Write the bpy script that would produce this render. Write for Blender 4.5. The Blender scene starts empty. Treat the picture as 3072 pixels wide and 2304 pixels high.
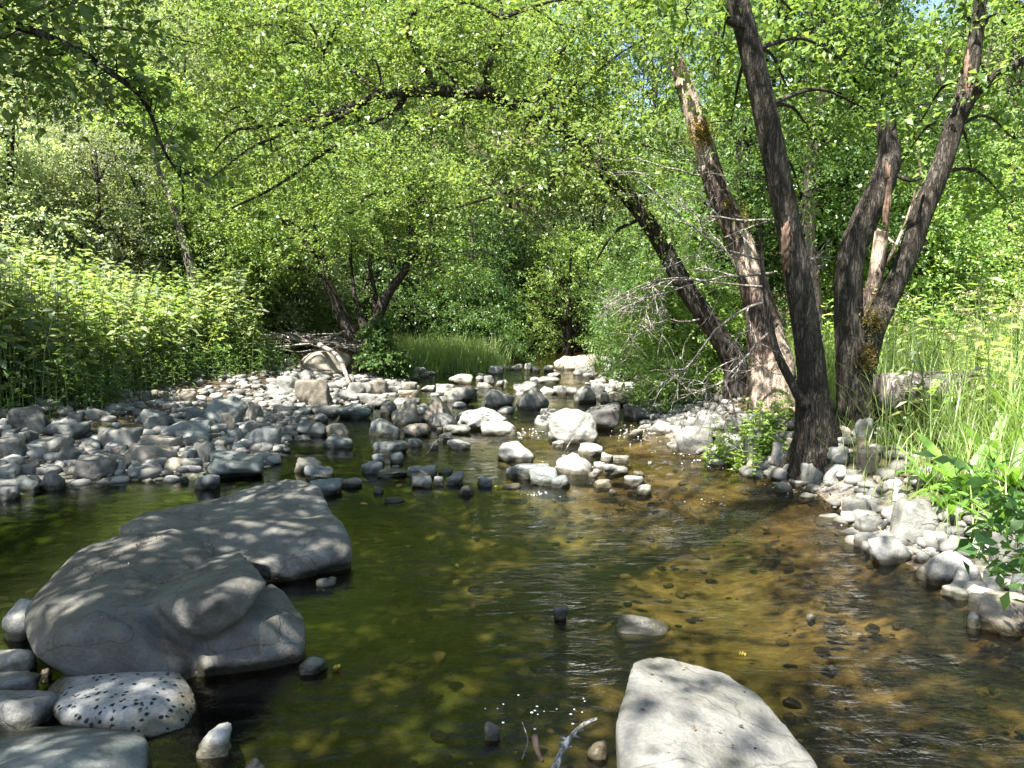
import bpy, bmesh, math, random
import numpy as np
from mathutils import Vector, noise as mnoise

# ------------------------------------------------------------------ camera, sky, sun, exposure
random.seed(7); RNG = np.random.default_rng(7)
sc = bpy.context.scene
COL = sc.collection
CAMH = 1.5; HFOV = math.radians(66.0); F = 512/math.tan(HFOV/2); PITCH = math.atan((384-305)/F)
cd = bpy.data.cameras.new('camera'); cd.sensor_fit = 'HORIZONTAL'; cd.angle = HFOV; cd.clip_start = 0.05; cd.clip_end = 500
cam = bpy.data.objects.new('camera', cd); COL.objects.link(cam)
cam.location = (0, 0, CAMH); cam.rotation_euler = (math.pi/2-PITCH, 0, 0); sc.camera = cam
SUN_EL, SUN_AZ = math.radians(60), math.radians(-134)      # azimuth from +Y, negative = left
TOSUN = np.array([math.sin(SUN_AZ)*math.cos(SUN_EL), math.cos(SUN_AZ)*math.cos(SUN_EL), math.sin(SUN_EL)])
w = bpy.data.worlds.new('World'); sc.world = w; w.use_nodes = True
nt = w.node_tree; nt.nodes.clear()
sky = nt.nodes.new('ShaderNodeTexSky'); sky.sky_type = 'NISHITA'; sky.sun_disc = False
sky.sun_elevation = SUN_EL; sky.sun_rotation = SUN_AZ
bg = nt.nodes.new('ShaderNodeBackground'); bg.inputs[1].default_value = 0.075
wo = nt.nodes.new('ShaderNodeOutputWorld')
nt.links.new(sky.outputs[0], bg.inputs[0]); nt.links.new(bg.outputs[0], wo.inputs[0])
sl = bpy.data.lights.new('sun', 'SUN'); sl.energy = 5.0; sl.angle = math.radians(0.55); sl.color = (1.0, 0.96, 0.88)
so = bpy.data.objects.new('sun', sl); COL.objects.link(so)
so.rotation_euler = Vector(TOSUN).to_track_quat('Z', 'Y').to_euler()
sc.view_settings.view_transform = 'Standard'; sc.view_settings.look = 'None'
sc.view_settings.exposure = 2.25; sc.view_settings.gamma = 1.0
cy = sc.cycles
cy.max_bounces = 8; cy.diffuse_bounces = 4; cy.glossy_bounces = 3; cy.transmission_bounces = 4; cy.transparent_max_bounces = 12
cy.sample_clamp_indirect = 6; cy.caustics_reflective = False; cy.caustics_refractive = False
cy.use_denoising = True

# ------------------------------------------------------------------ picture <-> world
RT = np.array([1., 0, 0]); UP = np.array([0, math.sin(PITCH), math.cos(PITCH)]); FW = np.array([0, math.cos(PITCH), -math.sin(PITCH)])
K = 1024/2212; K_ = 2212/3072
def ray(px, py):                     # px, py on the 2212-wide view of the photograph
    return RT*((px*K-512)/F) + UP*((384-py*K)/F) + FW
def at(px, py, Y):
    d = ray(px, py); return np.array([0, 0, CAMH]) + d*(Y/d[1])
def flat(px, py, z=0.0):
    d = ray(px, py)
    t = (z-CAMH)/min(d[2], -0.012); return np.array([d[0]*t, d[1]*t, z])

# ------------------------------------------------------------------ terrain
left_px = [(0,1078),(150,1045),(420,1032),(590,1004),(618,962),(660,905),(760,868),(860,850),(880,812),(800,800),(900,783),(1010,771),(1060,757),(1160,746),(1230,738)]
right_px = [(1300,742),(1310,760),(1390,790),(1385,850),(1400,905),(1455,962),(1600,1012),(1750,1062),(1822,1112),(1868,1170),(1990,1245),(2100,1305),(2212,1385)]
WP = [(-9.0, 4.4)] + [tuple(flat(*p)[:2]) for p in left_px] + [tuple(flat(*p)[:2]) for p in right_px] + [(2.35, 1.5), (2.6, -4), (2.8, -14), (-9, -14)]
WP = np.array(WP)
_mid = sorted([(l[1], l[0]) for l in WP[1:16]])
def segdist(P, A, B):
    AB = B-A; t = np.clip(((P-A)@AB)/(AB@AB), 0, 1)
    return np.linalg.norm(P-(A+t[:, None]*AB), axis=1)
def sdist(P):                        # positive outside the water
    n = len(WP); d = np.full(len(P), 1e9); ins = np.zeros(len(P), bool)
    for i in range(n):
        A, B = WP[i], WP[(i+1) % n]
        d = np.minimum(d, segdist(P, A, B))
        c = ((A[1] > P[:, 1]) != (B[1] > P[:, 1]))
        with np.errstate(divide='ignore', invalid='ignore'):
            xi = (B[0]-A[0])*(P[:, 1]-A[1])/(B[1]-A[1]+1e-12)+A[0]
        ins ^= c & (P[:, 0] < xi)
    return np.where(ins, -d, d)
def sst(a, b, x):
    t = np.clip((x-a)/(b-a), 0, 1); return t*t*(3-2*t)
_w = RNG.normal(size=(60, 2)); _w /= np.linalg.norm(_w, axis=1)[:, None]; _ph = RNG.uniform(0, 6.28, 60)
def fbm2(P, f0, n=4):
    s = np.zeros(len(P)); a = 1.0; f = f0
    for o in range(n):
        for k in range(4):
            j = (o*4+k) % 60; s += a*np.sin((P@_w[j])*f*(1+.3*k)+_ph[j])/3
        a *= .5; f *= 2.1
    return s
CY = np.array([-20, 2, 5, 8, 12, 18, 28, 60]); CX = np.array([-3, -.5, -.2, 0.2, .4, .9, 2.0, 2.0])
BUMPS = [(1.98, 6.6, .42, .5), (2.55, 6.95, .24, .7), (1.9, 8.3, .15, .8)]
def height(P):
    P = np.atleast_2d(np.asarray(P, float))[:, :2]
    d = sdist(P); x, y = P[:, 0], P[:, 1]
    cx = np.interp(y, CY, CX); left = x < cx
    o = np.maximum(d, 0)
    hl = 0.02+0.045*np.minimum(o, 3) + .3*sst(1.2, 3.6, o) + .85*sst(2.6, 6.5, o)*sst(16, 12, y) + .04*o + 0.42*np.maximum(0, -x-9.0+.0*y)
    hr = 0.42*sst(0, 1.3, o)+.035*o + 0.4*np.maximum(0, x-9)
    h = np.where(left, hl, hr) + .16*np.maximum(0, y-30)
    h += np.where(left, .45*np.maximum(0, -.6*x+.8*y-17)*sst(1.5, 6, o), 0)
    for bx, by, bh, br_ in BUMPS: h += np.where(d > 0, bh*np.exp(-((x-bx)**2+(y-by)**2)/br_**2)*sst(0, .35, o), 0)
    h += np.where(d > 0, .04*fbm2(P, 1.3)*sst(0, 1.5, o), 0)
    i = np.maximum(-d, 0)
    riffle = sst(5.2, 6.8, y)
    dep = (0.04+np.minimum(.28*i, .26))*(1-.62*riffle)
    hu = -dep + (.045-.02*riffle)*fbm2(P, 2.2)*sst(0, .4, i)
    hu = np.minimum(hu, -.012)
    return np.where(d > 0, h, hu)
def gh(x, y): return float(height([[x, y]])[0])
_T = np.geomspace(1.2, 60, 500)
def ground(px, py):                  # where the sight line through a photo point meets the ground (or the water level)
    d = ray(px, py); p = np.array([0, 0, CAMH])+d[None]*_T[:, None]; g = np.maximum(height(p), 0)
    i = int(np.argmax(p[:, 2] < g)) or len(_T)-1
    a, b = p[i-1], p[i]; ga, gb = a[2]-g[i-1], b[2]-g[i]; q = a+(b-a)*min(1, max(0, ga/(ga-gb+1e-9))); q[2] = max(0, gh(q[0], q[1])); return q

# ------------------------------------------------------------------ mesh helpers
def mk_mesh(name, V, Fa, mats=(), smooth=False, mi=None):
    """V (n,3); Fa (m,k) or a list of such arrays"""
    me = bpy.data.meshes.new(name)
    Fs = Fa if isinstance(Fa, (list, tuple)) else [Fa]
    Fs = [np.asarray(f, np.int32) for f in Fs if len(f)]
    V = np.asarray(V, np.float32)
    me.vertices.add(len(V)); me.vertices.foreach_set('co', V.ravel())
    tot = np.concatenate([np.full(len(f), f.shape[1], np.int32) for f in Fs]); st = np.concatenate([[0], np.cumsum(tot)[:-1]]).astype(np.int32)
    me.loops.add(int(tot.sum())); me.polygons.add(len(tot))
    me.loops.foreach_set('vertex_index', np.concatenate([f.ravel() for f in Fs]))
    me.polygons.foreach_set('loop_start', st)
    if smooth: me.polygons.foreach_set('use_smooth', np.ones(len(tot), bool))
    for m in mats: me.materials.append(m)
    if mi is not None: me.polygons.foreach_set('material_index', np.asarray(mi, np.int32))
    me.update(calc_edges=True)
    return me
def add(name, me, parent=None, loc=None, label=None, cat=None, group=None, kind=None):
    o = bpy.data.objects.new(name, me); COL.objects.link(o)
    if parent is not None: o.parent = parent
    if loc is not None: o.location = loc
    if label: o['label'] = label
    if cat: o['category'] = cat
    if group: o['group'] = group
    if kind: o['kind'] = kind
    return o
def empty(name, loc, label, cat, group=None): return add(name, None, None, loc, label, cat, group)

def catmull(pts, n):
    pts = np.asarray(pts, float); P = np.vstack([2*pts[0]-pts[1], pts, 2*pts[-1]-pts[-2]]); out = []
    for i in range(1, len(P)-2):
        for k in range(n):
            t = k/n; a, b, c, d = P[i-1], P[i], P[i+1], P[i+2]
            out.append(.5*((2*b)+(-a+c)*t+(2*a-5*b+4*c-d)*t*t+(-a+3*b-3*c+d)*t**3))
    out.append(P[-2]); return np.array(out)
class Wood:
    """collects tapered tubes into one mesh"""
    def __init__(s): s.V = []; s.Q = []; s.T = []; s.n = 0
    def tube(s, pts, rad, sides=6, rough=0.0, seed=0, ragged=0.0):
        pts = np.asarray(pts, float); m = len(pts); rad = np.broadcast_to(np.asarray(rad, float), (m,)) if np.ndim(rad) == 0 or len(rad) == m else np.interp(np.linspace(0, 1, m), np.linspace(0, 1, len(rad)), rad)
        T = np.gradient(pts, axis=0); T /= np.linalg.norm(T, axis=1)[:, None]+1e-9
        ref = np.array([0, 0, 1.]) if abs(T[0][2]) < .8 else np.array([1., 0, 0])
        N = np.cross(T, np.broadcast_to(ref, T.shape)); N /= np.linalg.norm(N, axis=1)[:, None]+1e-9
        B = np.cross(T, N)
        a = np.arange(sides)*2*math.pi/sides
        R = rad[:, None]*np.ones(sides)[None]
        if rough:
            r = np.random.default_rng(seed)
            arc = np.concatenate([[0], np.cumsum(np.linalg.norm(np.diff(pts, axis=0), axis=1))])
            g = np.zeros((m, sides))
            for q in range(7):
                k = r.integers(2, 9); g += np.sin(k*a[None]+r.uniform(0, 6)+np.sin(arc[:, None]*r.uniform(2, 9)+r.uniform(0, 6))*1.6)*.25*2/k
            g += r.normal(size=(m, sides))*.22
            R = R*(1+rough*g)
        rings = pts[:, None]+N[:, None]*(np.cos(a)[None, :, None]*R[..., None])+B[:, None]*(np.sin(a)[None, :, None]*R[..., None])
        if ragged:
            r = np.random.default_rng(seed+5); rings[-1] += T[-1]*r.uniform(-.3, 1, sides)[:, None]*ragged; rings[-2] += T[-1]*r.uniform(-.3, .5, sides)[:, None]*ragged*.4
        i = np.arange(m-1)[:, None]*sides; j = np.arange(sides)[None]; jn = (j+1) % sides
        q = np.stack([i+j, i+jn, i+sides+jn, i+sides+j], -1).reshape(-1, 4)+s.n
        s.V.append(rings.reshape(-1, 3)); s.Q.append(q)
        c = s.n+m*sides; s.V.append(np.vstack([pts[0], pts[-1]-T[-1]*(ragged*.5)]))
        f1 = np.stack([np.full(sides, c), s.n+(np.arange(sides)+1) % sides, s.n+np.arange(sides)], -1)
        b = s.n+(m-1)*sides; f2 = np.stack([np.full(sides, c+1), b+np.arange(sides), b+(np.arange(sides)+1) % sides], -1)
        s.T += [f1, f2]; s.n += m*sides+2
    def twigs(s, p, d, L, r, depth, rng, spread=.7, gravity=0.0, kids=4):
        d = d/np.linalg.norm(d); n = 6; pts = [p]; q = p.copy(); dd = d.copy()
        for k in range(n):
            dd = dd+rng.normal(size=3)*.13+np.array([0, 0, -gravity]); dd /= np.linalg.norm(dd); q = q+dd*L/n; pts.append(q)
        pts = np.array(pts); s.tube(pts, np.linspace(r, r*.35, n+1), 5 if r > .008 else 4)
        if depth > 0:
            for k in range(kids):
                i = rng.integers(1, n+1); v = rng.normal(size=3); nd = dd*.9+v*spread
                s.twigs(pts[i], nd, L*rng.uniform(.4, .7), r*.55, depth-1, rng, spread, gravity, kids)
    def mesh(s, name, mat, smooth=True):
        return mk_mesh(name, np.vstack(s.V), [np.vstack(s.Q), np.vstack(s.T)], [mat], smooth)

def unit(a): return a/(np.linalg.norm(a, axis=-1, keepdims=True)+1e-9)
def leaf_geo(C, A, N, L, Wd):
    """rhombic folded leaves: base C, axis A, normal N, length L, width Wd"""
    A = unit(A); N = unit(N-(N*A).sum(1, keepdims=True)*A); S = np.cross(A, N)
    L = L[:, None]; Wd = Wd[:, None]
    b = C; t = C+A*L-N*L*.12; m = C+A*L*.45+N*L*.02
    l = m+S*Wd*.5+N*Wd*.12; r = m-S*Wd*.5+N*Wd*.12
    V = np.stack([b, l, t, r], 1).reshape(-1, 3)
    i = np.arange(len(C))[:, None]*4
    return V, i+np.array([[0, 1, 2, 3]])
def sprays(P, D, L, n, leaf, rng, droop=.35, upb=1.0, wr=.62):
    """P twig bases, D twig directions, L twig lengths, n leaves per twig -> leaf V,F"""
    m = len(P); D = unit(D)
    t = (np.arange(n)[None]+rng.uniform(0, 1, (m, n)))/n
    C = P[:, None]+D[:, None]*(t*L[:, None])[..., None]; C[..., 2] -= droop*(t**2)*L[:, None]*.5
    C += rng.normal(size=C.shape)*(.05*L[:, None, None])
    side = unit(np.cross(D, rng.normal(size=(m, 3))*.5+np.array([0, 0, 1.])))
    sg = np.where(np.arange(n) % 2 == 0, 1, -1)[None, :, None]
    A = D[:, None]*.6+side[:, None]*sg*.9+rng.normal(size=C.shape)*.35; A[..., 2] -= .25
    N = rng.normal(size=C.shape)*.55; N[..., 2] += upb
    ll = leaf*rng.uniform(.7, 1.35, (m, 1))*rng.uniform(.55, 1.2, (m, n))
    return leaf_geo(C.reshape(-1, 3), A.reshape(-1, 3), N.reshape(-1, 3), ll.ravel(), (ll*wr).ravel())
def ball(n, rng, shell=.5):
    v = unit(rng.normal(size=(n, 3))); return v*(rng.uniform(0, 1, n)**(1/3*shell+.05))[:, None]

# ------------------------------------------------------------------ materials
def nmat(name):
    m = bpy.data.materials.new(name); m.use_nodes = True; t = m.node_tree; t.nodes.clear()
    out = t.nodes.new('ShaderNodeOutputMaterial')
    def N(k, **kw):
        n = t.nodes.new('ShaderNode'+k)
        for a, b in kw.items():
            if a.startswith('i_'):
                key = a[2:]; key = int(key) if key.isdigit() else key.replace('_', ' ')
                n.inputs[key].default_value = b
            else: setattr(n, a, b)
        return n
    def Lk(a, b): t.links.new(a, b)
    return m, N, Lk, out
def ramp(N, stops):
    r = N('ValToRGB'); e = r.color_ramp.elements
    while len(e) < len(stops): e.new(.5)
    for i, (p, c) in enumerate(stops):
        e[i].position = p; e[i].color = (*c, 1) if len(c) == 3 else c
    return r
def leaf_mat(name, c1, c2, c3, trans=.45, spec=.5, rough=.38):
    m, N, Lk, out = nmat(name)
    g = N('NewGeometry'); r = ramp(N, [(0, c1), (.55, c2), (1, c3)]); Lk(g.outputs['Random Per Island'], r.inputs[0])
    oi = N('ObjectInfo'); hs = N('HueSaturation', i_Saturation=.92); mr = N('MapRange', i_3=.6, i_4=1.32); Lk(oi.outputs['Random'], mr.inputs[0]); Lk(mr.outputs[0], hs.inputs['Value']); Lk(r.outputs[0], hs.inputs['Color'])
    tcn = N('TexCoord'); nz = N('TexNoise', i_Scale=2.6, i_Detail=3.0, i_Roughness=.7); Lk(tcn.outputs['Object'], nz.inputs['Vector'])
    h2 = N('HueSaturation'); mv = N('MapRange', i_1=.3, i_2=.7, i_3=.68, i_4=1.3); Lk(nz.outputs[0], mv.inputs[0]); Lk(mv.outputs[0], h2.inputs['Value'])
    mh = N('MapRange', i_1=.3, i_2=.7, i_3=.485, i_4=.512); Lk(nz.outputs[0], mh.inputs[0]); mi_ = N('Math', operation='SUBTRACT', i_0=1.0); Lk(mh.outputs[0], mi_.inputs[1]); Lk(mi_.outputs[0], h2.inputs['Hue']); Lk(hs.outputs[0], h2.inputs['Color']); hs = h2
    p = N('BsdfPrincipled', i_Roughness=rough); p.inputs['Specular IOR Level'].default_value = spec
    Lk(hs.outputs[0], p.inputs['Base Color'])
    tr = N('BsdfTranslucent'); mx = N('MixRGB', blend_type='MULTIPLY', i_0=1.0); mx.inputs[2].default_value = (1.45, 1.4, .7, 1)
    Lk(hs.outputs[0], mx.inputs[1]); Lk(mx.outputs[0], tr.inputs[0])
    ms = N('MixShader', i_0=trans); Lk(p.outputs[0], ms.inputs[1]); Lk(tr.outputs[0], ms.inputs[2]); Lk(ms.outputs[0], out.inputs[0])
    return m
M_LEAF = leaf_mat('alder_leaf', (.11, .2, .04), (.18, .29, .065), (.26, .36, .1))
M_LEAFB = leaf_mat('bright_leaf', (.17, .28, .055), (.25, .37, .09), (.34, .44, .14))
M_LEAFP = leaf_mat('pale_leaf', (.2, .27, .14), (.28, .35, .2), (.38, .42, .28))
M_LEAFD = leaf_mat('dark_leaf', (.06, .14, .03), (.1, .19, .045), (.15, .24, .07), trans=.4)  # dark leaves; behind the trunks and in the thicket the tone stands in for shade
M_CONI = leaf_mat('conifer_needle', (.02, .05, .015), (.035, .075, .02), (.05, .1, .03), trans=.2, spec=.3)
M_GRASS = leaf_mat('grass_blade', (.16, .27, .06), (.24, .35, .09), (.38, .42, .18), trans=.45)
M_DOCK = leaf_mat('broad_leaf', (.11, .25, .02), (.15, .31, .035), (.2, .36, .05), trans=.5)
M_STRAW = leaf_mat('dry_stalk', (.28, .24, .12), (.36, .31, .17), (.42, .36, .2), trans=.2)
M_YEL = leaf_mat('yellow_leaf', (.5, .4, .04), (.6, .48, .06), (.6, .35, .08), trans=.3)

def rock_mat(name, cols, pits=0.0, cracks=.35, warm=.5):
    m, N, Lk, out = nmat(name)
    tc = N('TexCoord'); oi = N('ObjectInfo')
    off = N('VectorMath', operation='SCALE'); cmb = N('CombineXYZ')
    for k in range(3): Lk(oi.outputs['Random'], cmb.inputs[k])
    Lk(cmb.outputs[0], off.inputs[0]); off.inputs['Scale'].default_value = 40
    ad = N('VectorMath', operation='ADD'); Lk(tc.outputs['Object'], ad.inputs[0]); Lk(off.outputs[0], ad.inputs[1]); co = ad.outputs[0]
    n1 = N('TexNoise', i_Scale=5.0, i_Detail=8.0, i_Roughness=.62); Lk(co, n1.inputs['Vector'])
    r1 = ramp(N, [(.28, cols[0]), (.5, cols[1]), (.72, cols[2])]); Lk(n1.outputs[0], r1.inputs[0])
    n2 = N('TexNoise', i_Scale=70.0, i_Detail=4.0, i_Roughness=.7); Lk(co, n2.inputs['Vector'])
    r2 = ramp(N, [(.3, (.72, .72, .72)), (.6, (1.12, 1.12, 1.12))]); Lk(n2.outputs[0], r2.inputs[0])
    mu = N('MixRGB', blend_type='MULTIPLY', i_0=.8); Lk(r1.outputs[0], mu.inputs[1]); Lk(r2.outputs[0], mu.inputs[2])
    hs = N('HueSaturation'); mr = N('MapRange', i_3=.7, i_4=1.28); Lk(oi.outputs['Random'], mr.inputs[0]); Lk(mr.outputs[0], hs.inputs['Value']); Lk(mu.outputs[0], hs.inputs['Color'])
    cur = hs.outputs[0]
    # greenish-ochre lichen blotches
    n3 = N('TexNoise', i_Scale=2.3, i_Detail=6.0, i_Roughness=.6); Lk(co, n3.inputs['Vector'])
    r3 = ramp(N, [(.55, (0, 0, 0)), (.72, (.45, .45, .45))]); Lk(n3.outputs[0], r3.inputs[0])
    ml = N('MixRGB'); ml.inputs[2].default_value = (.2, .19, .13, 1); Lk(r3.outputs[0], ml.inputs[0]); Lk(cur, ml.inputs[1]); cur = ml.outputs[0]
    n6 = N('TexNoise', i_Scale=7.5, i_Detail=7.0, i_Roughness=.7); Lk(co, n6.inputs['Vector'])
    r6 = ramp(N, [(.56, (1, 1, 1)), (.68, (.55, .54, .5))]); Lk(n6.outputs[0], r6.inputs[0])
    m6 = N('MixRGB', blend_type='MULTIPLY', i_0=1.0); Lk(cur, m6.inputs[1]); Lk(r6.outputs[0], m6.inputs[2]); cur = m6.outputs[0]
    # hair cracks
    wv = N('TexNoise', i_Scale=3.0, i_Detail=3.0); Lk(co, wv.inputs['Vector'])
    vm = N('MixRGB', i_0=.28); Lk(co, vm.inputs[1]); Lk(wv.outputs['Color'], vm.inputs[2])
    vo = N('TexVoronoi', feature='DISTANCE_TO_EDGE', i_Scale=2.6); Lk(vm.outputs[0], vo.inputs['Vector'])
    rc = ramp(N, [(0, (1-cracks,)*3), (.012, (1, 1, 1))]); Lk(vo.outputs['Distance'], rc.inputs[0])
    mc = N('MixRGB', blend_type='MULTIPLY', i_0=1.0); Lk(cur, mc.inputs[1]); Lk(rc.outputs[0], mc.inputs[2]); cur = mc.outputs[0]
    hgt = n2.outputs[0]
    bp = N('Bump', i_Strength=.35, i_Distance=.01); Lk(n2.outputs[0], bp.inputs['Height'])
    n4 = N('TexNoise', i_Scale=14.0, i_Detail=6.0, i_Roughness=.65); Lk(co, n4.inputs['Vector'])
    bp2 = N('Bump', i_Strength=.5, i_Distance=.03); Lk(n4.outputs[0], bp2.inputs['Height']); Lk(bp.outputs[0], bp2.inputs['Normal'])
    bp3 = N('Bump', i_Strength=.5, i_Distance=.01); Lk(rc.outputs[0], bp3.inputs['Height']); Lk(bp2.outputs[0], bp3.inputs['Normal']); nor = bp3.outputs[0]
    if pits:
        vj = N('MixRGB', i_0=.02); Lk(co, vj.inputs[1]); Lk(n2.outputs['Color'], vj.inputs[2]); vp = N('TexVoronoi', i_Scale=42.0, i_Randomness=1.0); Lk(vj.outputs[0], vp.inputs['Vector'])
        rp = ramp(N, [(.2, (.05, .05, .05)), (.36, (1, 1, 1))]); Lk(vp.outputs['Distance'], rp.inputs[0])
        sel = N('Math', operation='GREATER_THAN', i_1=1-pits); sp = N('SeparateColor'); Lk(vp.outputs['Color'], sp.inputs[0]); Lk(sp.outputs[0], sel.inputs[0])
        mp = N('MixRGB'); mp.inputs[1].default_value = (1, 1, 1, 1); Lk(sel.outputs[0], mp.inputs[0]); Lk(rp.outputs[0], mp.inputs[2])
        mq = N('MixRGB', blend_type='MULTIPLY', i_0=1.0); Lk(cur, mq.inputs[1]); Lk(mp.outputs[0], mq.inputs[2]); cur = mq.outputs[0]
        bq = N('Bump', i_Strength=1.0, i_Distance=.03); Lk(mp.outputs[0], bq.inputs['Height']); Lk(nor, bq.inputs['Normal']); nor = bq.outputs[0]
    # wet band at the waterline
    ge = N('NewGeometry'); sx = N('SeparateXYZ'); Lk(ge.outputs['Position'], sx.inputs[0])
    nw = N('Math', operation='MULTIPLY_ADD', i_1=.05, i_2=-.022); Lk(n4.outputs[0], nw.inputs[0])
    zz = N('Math', operation='SUBTRACT'); Lk(sx.outputs[2], zz.inputs[0]); Lk(nw.outputs[0], zz.inputs[1])
    rz = N('MapRange', i_1=.03, i_2=.06, i_3=1.0, i_4=0.0); Lk(zz.outputs[0], rz.inputs[0])
    mw = N('MixRGB', blend_type='MULTIPLY'); mw.inputs[2].default_value = (.32, .3, .24, 1); Lk(rz.outputs[0], mw.inputs[0]); Lk(cur, mw.inputs[1])
    rr = N('MapRange', i_3=.82, i_4=.25); Lk(rz.outputs[0], rr.inputs[0])
    p = N('BsdfPrincipled'); Lk(mw.outputs[0], p.inputs['Base Color']); Lk(rr.outputs[0], p.inputs['Roughness']); Lk(nor, p.inputs['Normal']); p.inputs['Specular IOR Level'].default_value = .3
    Lk(p.outputs[0], out.inputs[0]); return m
M_ROCK = rock_mat('grey_rock', [(0.112, 0.11, 0.0976), (0.176, 0.172, 0.156), (0.248, 0.24, 0.22)])
M_ROCKP = rock_mat('pale_rock', [(0.189, 0.184, 0.164), (0.279, 0.271, 0.246), (0.361, 0.353, 0.328)])
M_ROCKD = rock_mat('dark_rock', [(0.072, 0.068, 0.064), (0.112, 0.108, 0.1), (0.16, 0.156, 0.144)])
M_ROCKT = rock_mat('tan_rock', [(0.16, 0.136, 0.104), (0.24, 0.212, 0.168), (0.304, 0.28, 0.232)])
M_ROCKS = rock_mat('slate_rock', [(0.088, 0.1, 0.0944), (0.136, 0.148, 0.14), (0.2, 0.21, 0.2)])
M_BIG = rock_mat('boulder_rock', [(.072, .069, .06), (.108, .104, .092), (.158, .154, .14)], cracks=.35)
M_PIT = rock_mat('pitted_rock', [(0.221, 0.221, 0.204), (0.297, 0.297, 0.281), (0.365, 0.365, 0.348)], pits=.55, cracks=.1)
RM = dict(g=M_ROCK, w=M_ROCKP, d=M_ROCKD, t=M_ROCKT, s=M_ROCKS)
TONE = dict(g='grey', w='pale', d='dark', t='tan', s='slate grey')

def bark_mat(name, a, b, c, sz=9.0, strip=None):
    m, N, Lk, out = nmat(name)
    tc = N('TexCoord'); mp = N('Mapping'); mp.inputs['Scale'].default_value = (1, 1, .28); Lk(tc.outputs['Object'], mp.inputs[0])
    nz = N('TexNoise', i_Scale=6.0, i_Detail=4.0); Lk(mp.outputs[0], nz.inputs['Vector'])
    vm = N('MixRGB', i_0=.12); Lk(mp.outputs[0], vm.inputs[1]); Lk(nz.outputs['Color'], vm.inputs[2])
    ms_ = N('Mapping'); ms_.inputs['Scale'].default_value = (1, 1, .16); Lk(tc.outputs['Object'], ms_.inputs[0])
    rn0 = N('TexNoise', i_Scale=sz*2.4, i_Detail=5.0, i_Roughness=.6, i_Distortion=.6); Lk(ms_.outputs[0], rn0.inputs['Vector'])
    rs0 = N('Math', operation='SUBTRACT', i_1=.5); Lk(rn0.outputs[0], rs0.inputs[0]); vo = N('Math', operation='ABSOLUTE'); Lk(rs0.outputs[0], vo.inputs[0])
    n2 = N('TexNoise', i_Scale=45.0, i_Detail=6.0, i_Roughness=.7); Lk(mp.outputs[0], n2.inputs['Vector'])
    n3 = N('TexNoise', i_Scale=3.5, i_Detail=5.0, i_Roughness=.65); Lk(tc.outputs['Object'], n3.inputs['Vector'])
    r = ramp(N, [(.3, a), (.5, b), (.7, c)]); Lk(n3.outputs[0], r.inputs[0])
    rv = ramp(N, [(0, (.42, .4, .38)), (.09, (1, 1, 1))]); Lk(vo.outputs[0], rv.inputs[0])
    rn = ramp(N, [(.3, (.7, .7, .7)), (.65, (1.15, 1.15, 1.15))]); Lk(n2.outputs[0], rn.inputs[0])
    m1 = N('MixRGB', blend_type='MULTIPLY', i_0=1.0); Lk(r.outputs[0], m1.inputs[1]); Lk(rv.outputs[0], m1.inputs[2])
    m2 = N('MixRGB', blend_type='MULTIPLY', i_0=1.0); Lk(m1.outputs[0], m2.inputs[1]); Lk(rn.outputs[0], m2.inputs[2]); cur = m2.outputs[0]
    if strip:
        n5 = N('TexNoise', i_Scale=2.2, i_Detail=2.0); ms = N('Mapping'); ms.inputs['Location'].default_value = (3, 1, 7); ms.inputs['Scale'].default_value = (1.6, 1.6, .7); Lk(tc.outputs['Object'], ms.inputs[0]); Lk(ms.outputs[0], n5.inputs['Vector'])
        rs = ramp(N, [(.52, (0, 0, 0)), (.56, (1, 1, 1))]); Lk(n5.outputs[0], rs.inputs[0])
        m3 = N('MixRGB'); m3.inputs[2].default_value = (*strip, 1); Lk(rs.outputs[0], m3.inputs[0]); Lk(cur, m3.inputs[1]); cur = m3.outputs[0]
    b1 = N('Bump', i_Strength=1.0, i_Distance=.03); Lk(rv.outputs[0], b1.inputs['Height'])
    b2 = N('Bump', i_Strength=.5, i_Distance=.01); Lk(n2.outputs[0], b2.inputs['Height']); Lk(b1.outputs[0], b2.inputs['Normal'])
    p = N('BsdfPrincipled', i_Roughness=.9); p.inputs['Specular IOR Level'].default_value = .2
    Lk(cur, p.inputs['Base Color']); Lk(b2.outputs[0], p.inputs['Normal']); Lk(p.outputs[0], out.inputs[0]); return m
M_BARK = bark_mat('grey_bark', (0.0562, 0.0465, 0.036), (0.0825, 0.0705, 0.0562), (0.12, 0.106, 0.0885), 15.0)
M_BARKR = bark_mat('peeling_bark', (0.102, 0.0723, 0.0578), (0.17, 0.123, 0.1), (0.255, 0.212, 0.183), 12, strip=(.55, .43, .34))
M_BARKD = bark_mat('dark_bark', (0.0375, 0.0315, 0.0255), (0.0638, 0.054, 0.0435), (0.0975, 0.084, 0.0713))
M_BARKP = bark_mat('pale_bark', (0.18, 0.158, 0.135), (0.255, 0.225, 0.195), (0.338, 0.307, 0.277))
M_DEAD = bark_mat('bleached_wood', (.34, .3, .26), (.47, .42, .37), (.6, .56, .51))
def simple_mat(name, a, b, scale=20, rough=.9):
    m, N, Lk, out = nmat(name); tc = N('TexCoord'); n = N('TexNoise', i_Scale=scale, i_Detail=6.0); Lk(tc.outputs['Object'], n.inputs['Vector'])
    r = ramp(N, [(.35, a), (.65, b)]); Lk(n.outputs[0], r.inputs[0]); p = N('BsdfPrincipled', i_Roughness=rough); Lk(r.outputs[0], p.inputs['Base Color'])
    bp = N('Bump', i_Strength=.6, i_Distance=.01); Lk(n.outputs[0], bp.inputs['Height']); Lk(bp.outputs[0], p.inputs['Normal']); Lk(p.outputs[0], out.inputs[0]); return m
M_MOSS = simple_mat('orange_moss', (.3, .2, .02), (.55, .38, .05), 60)
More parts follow.
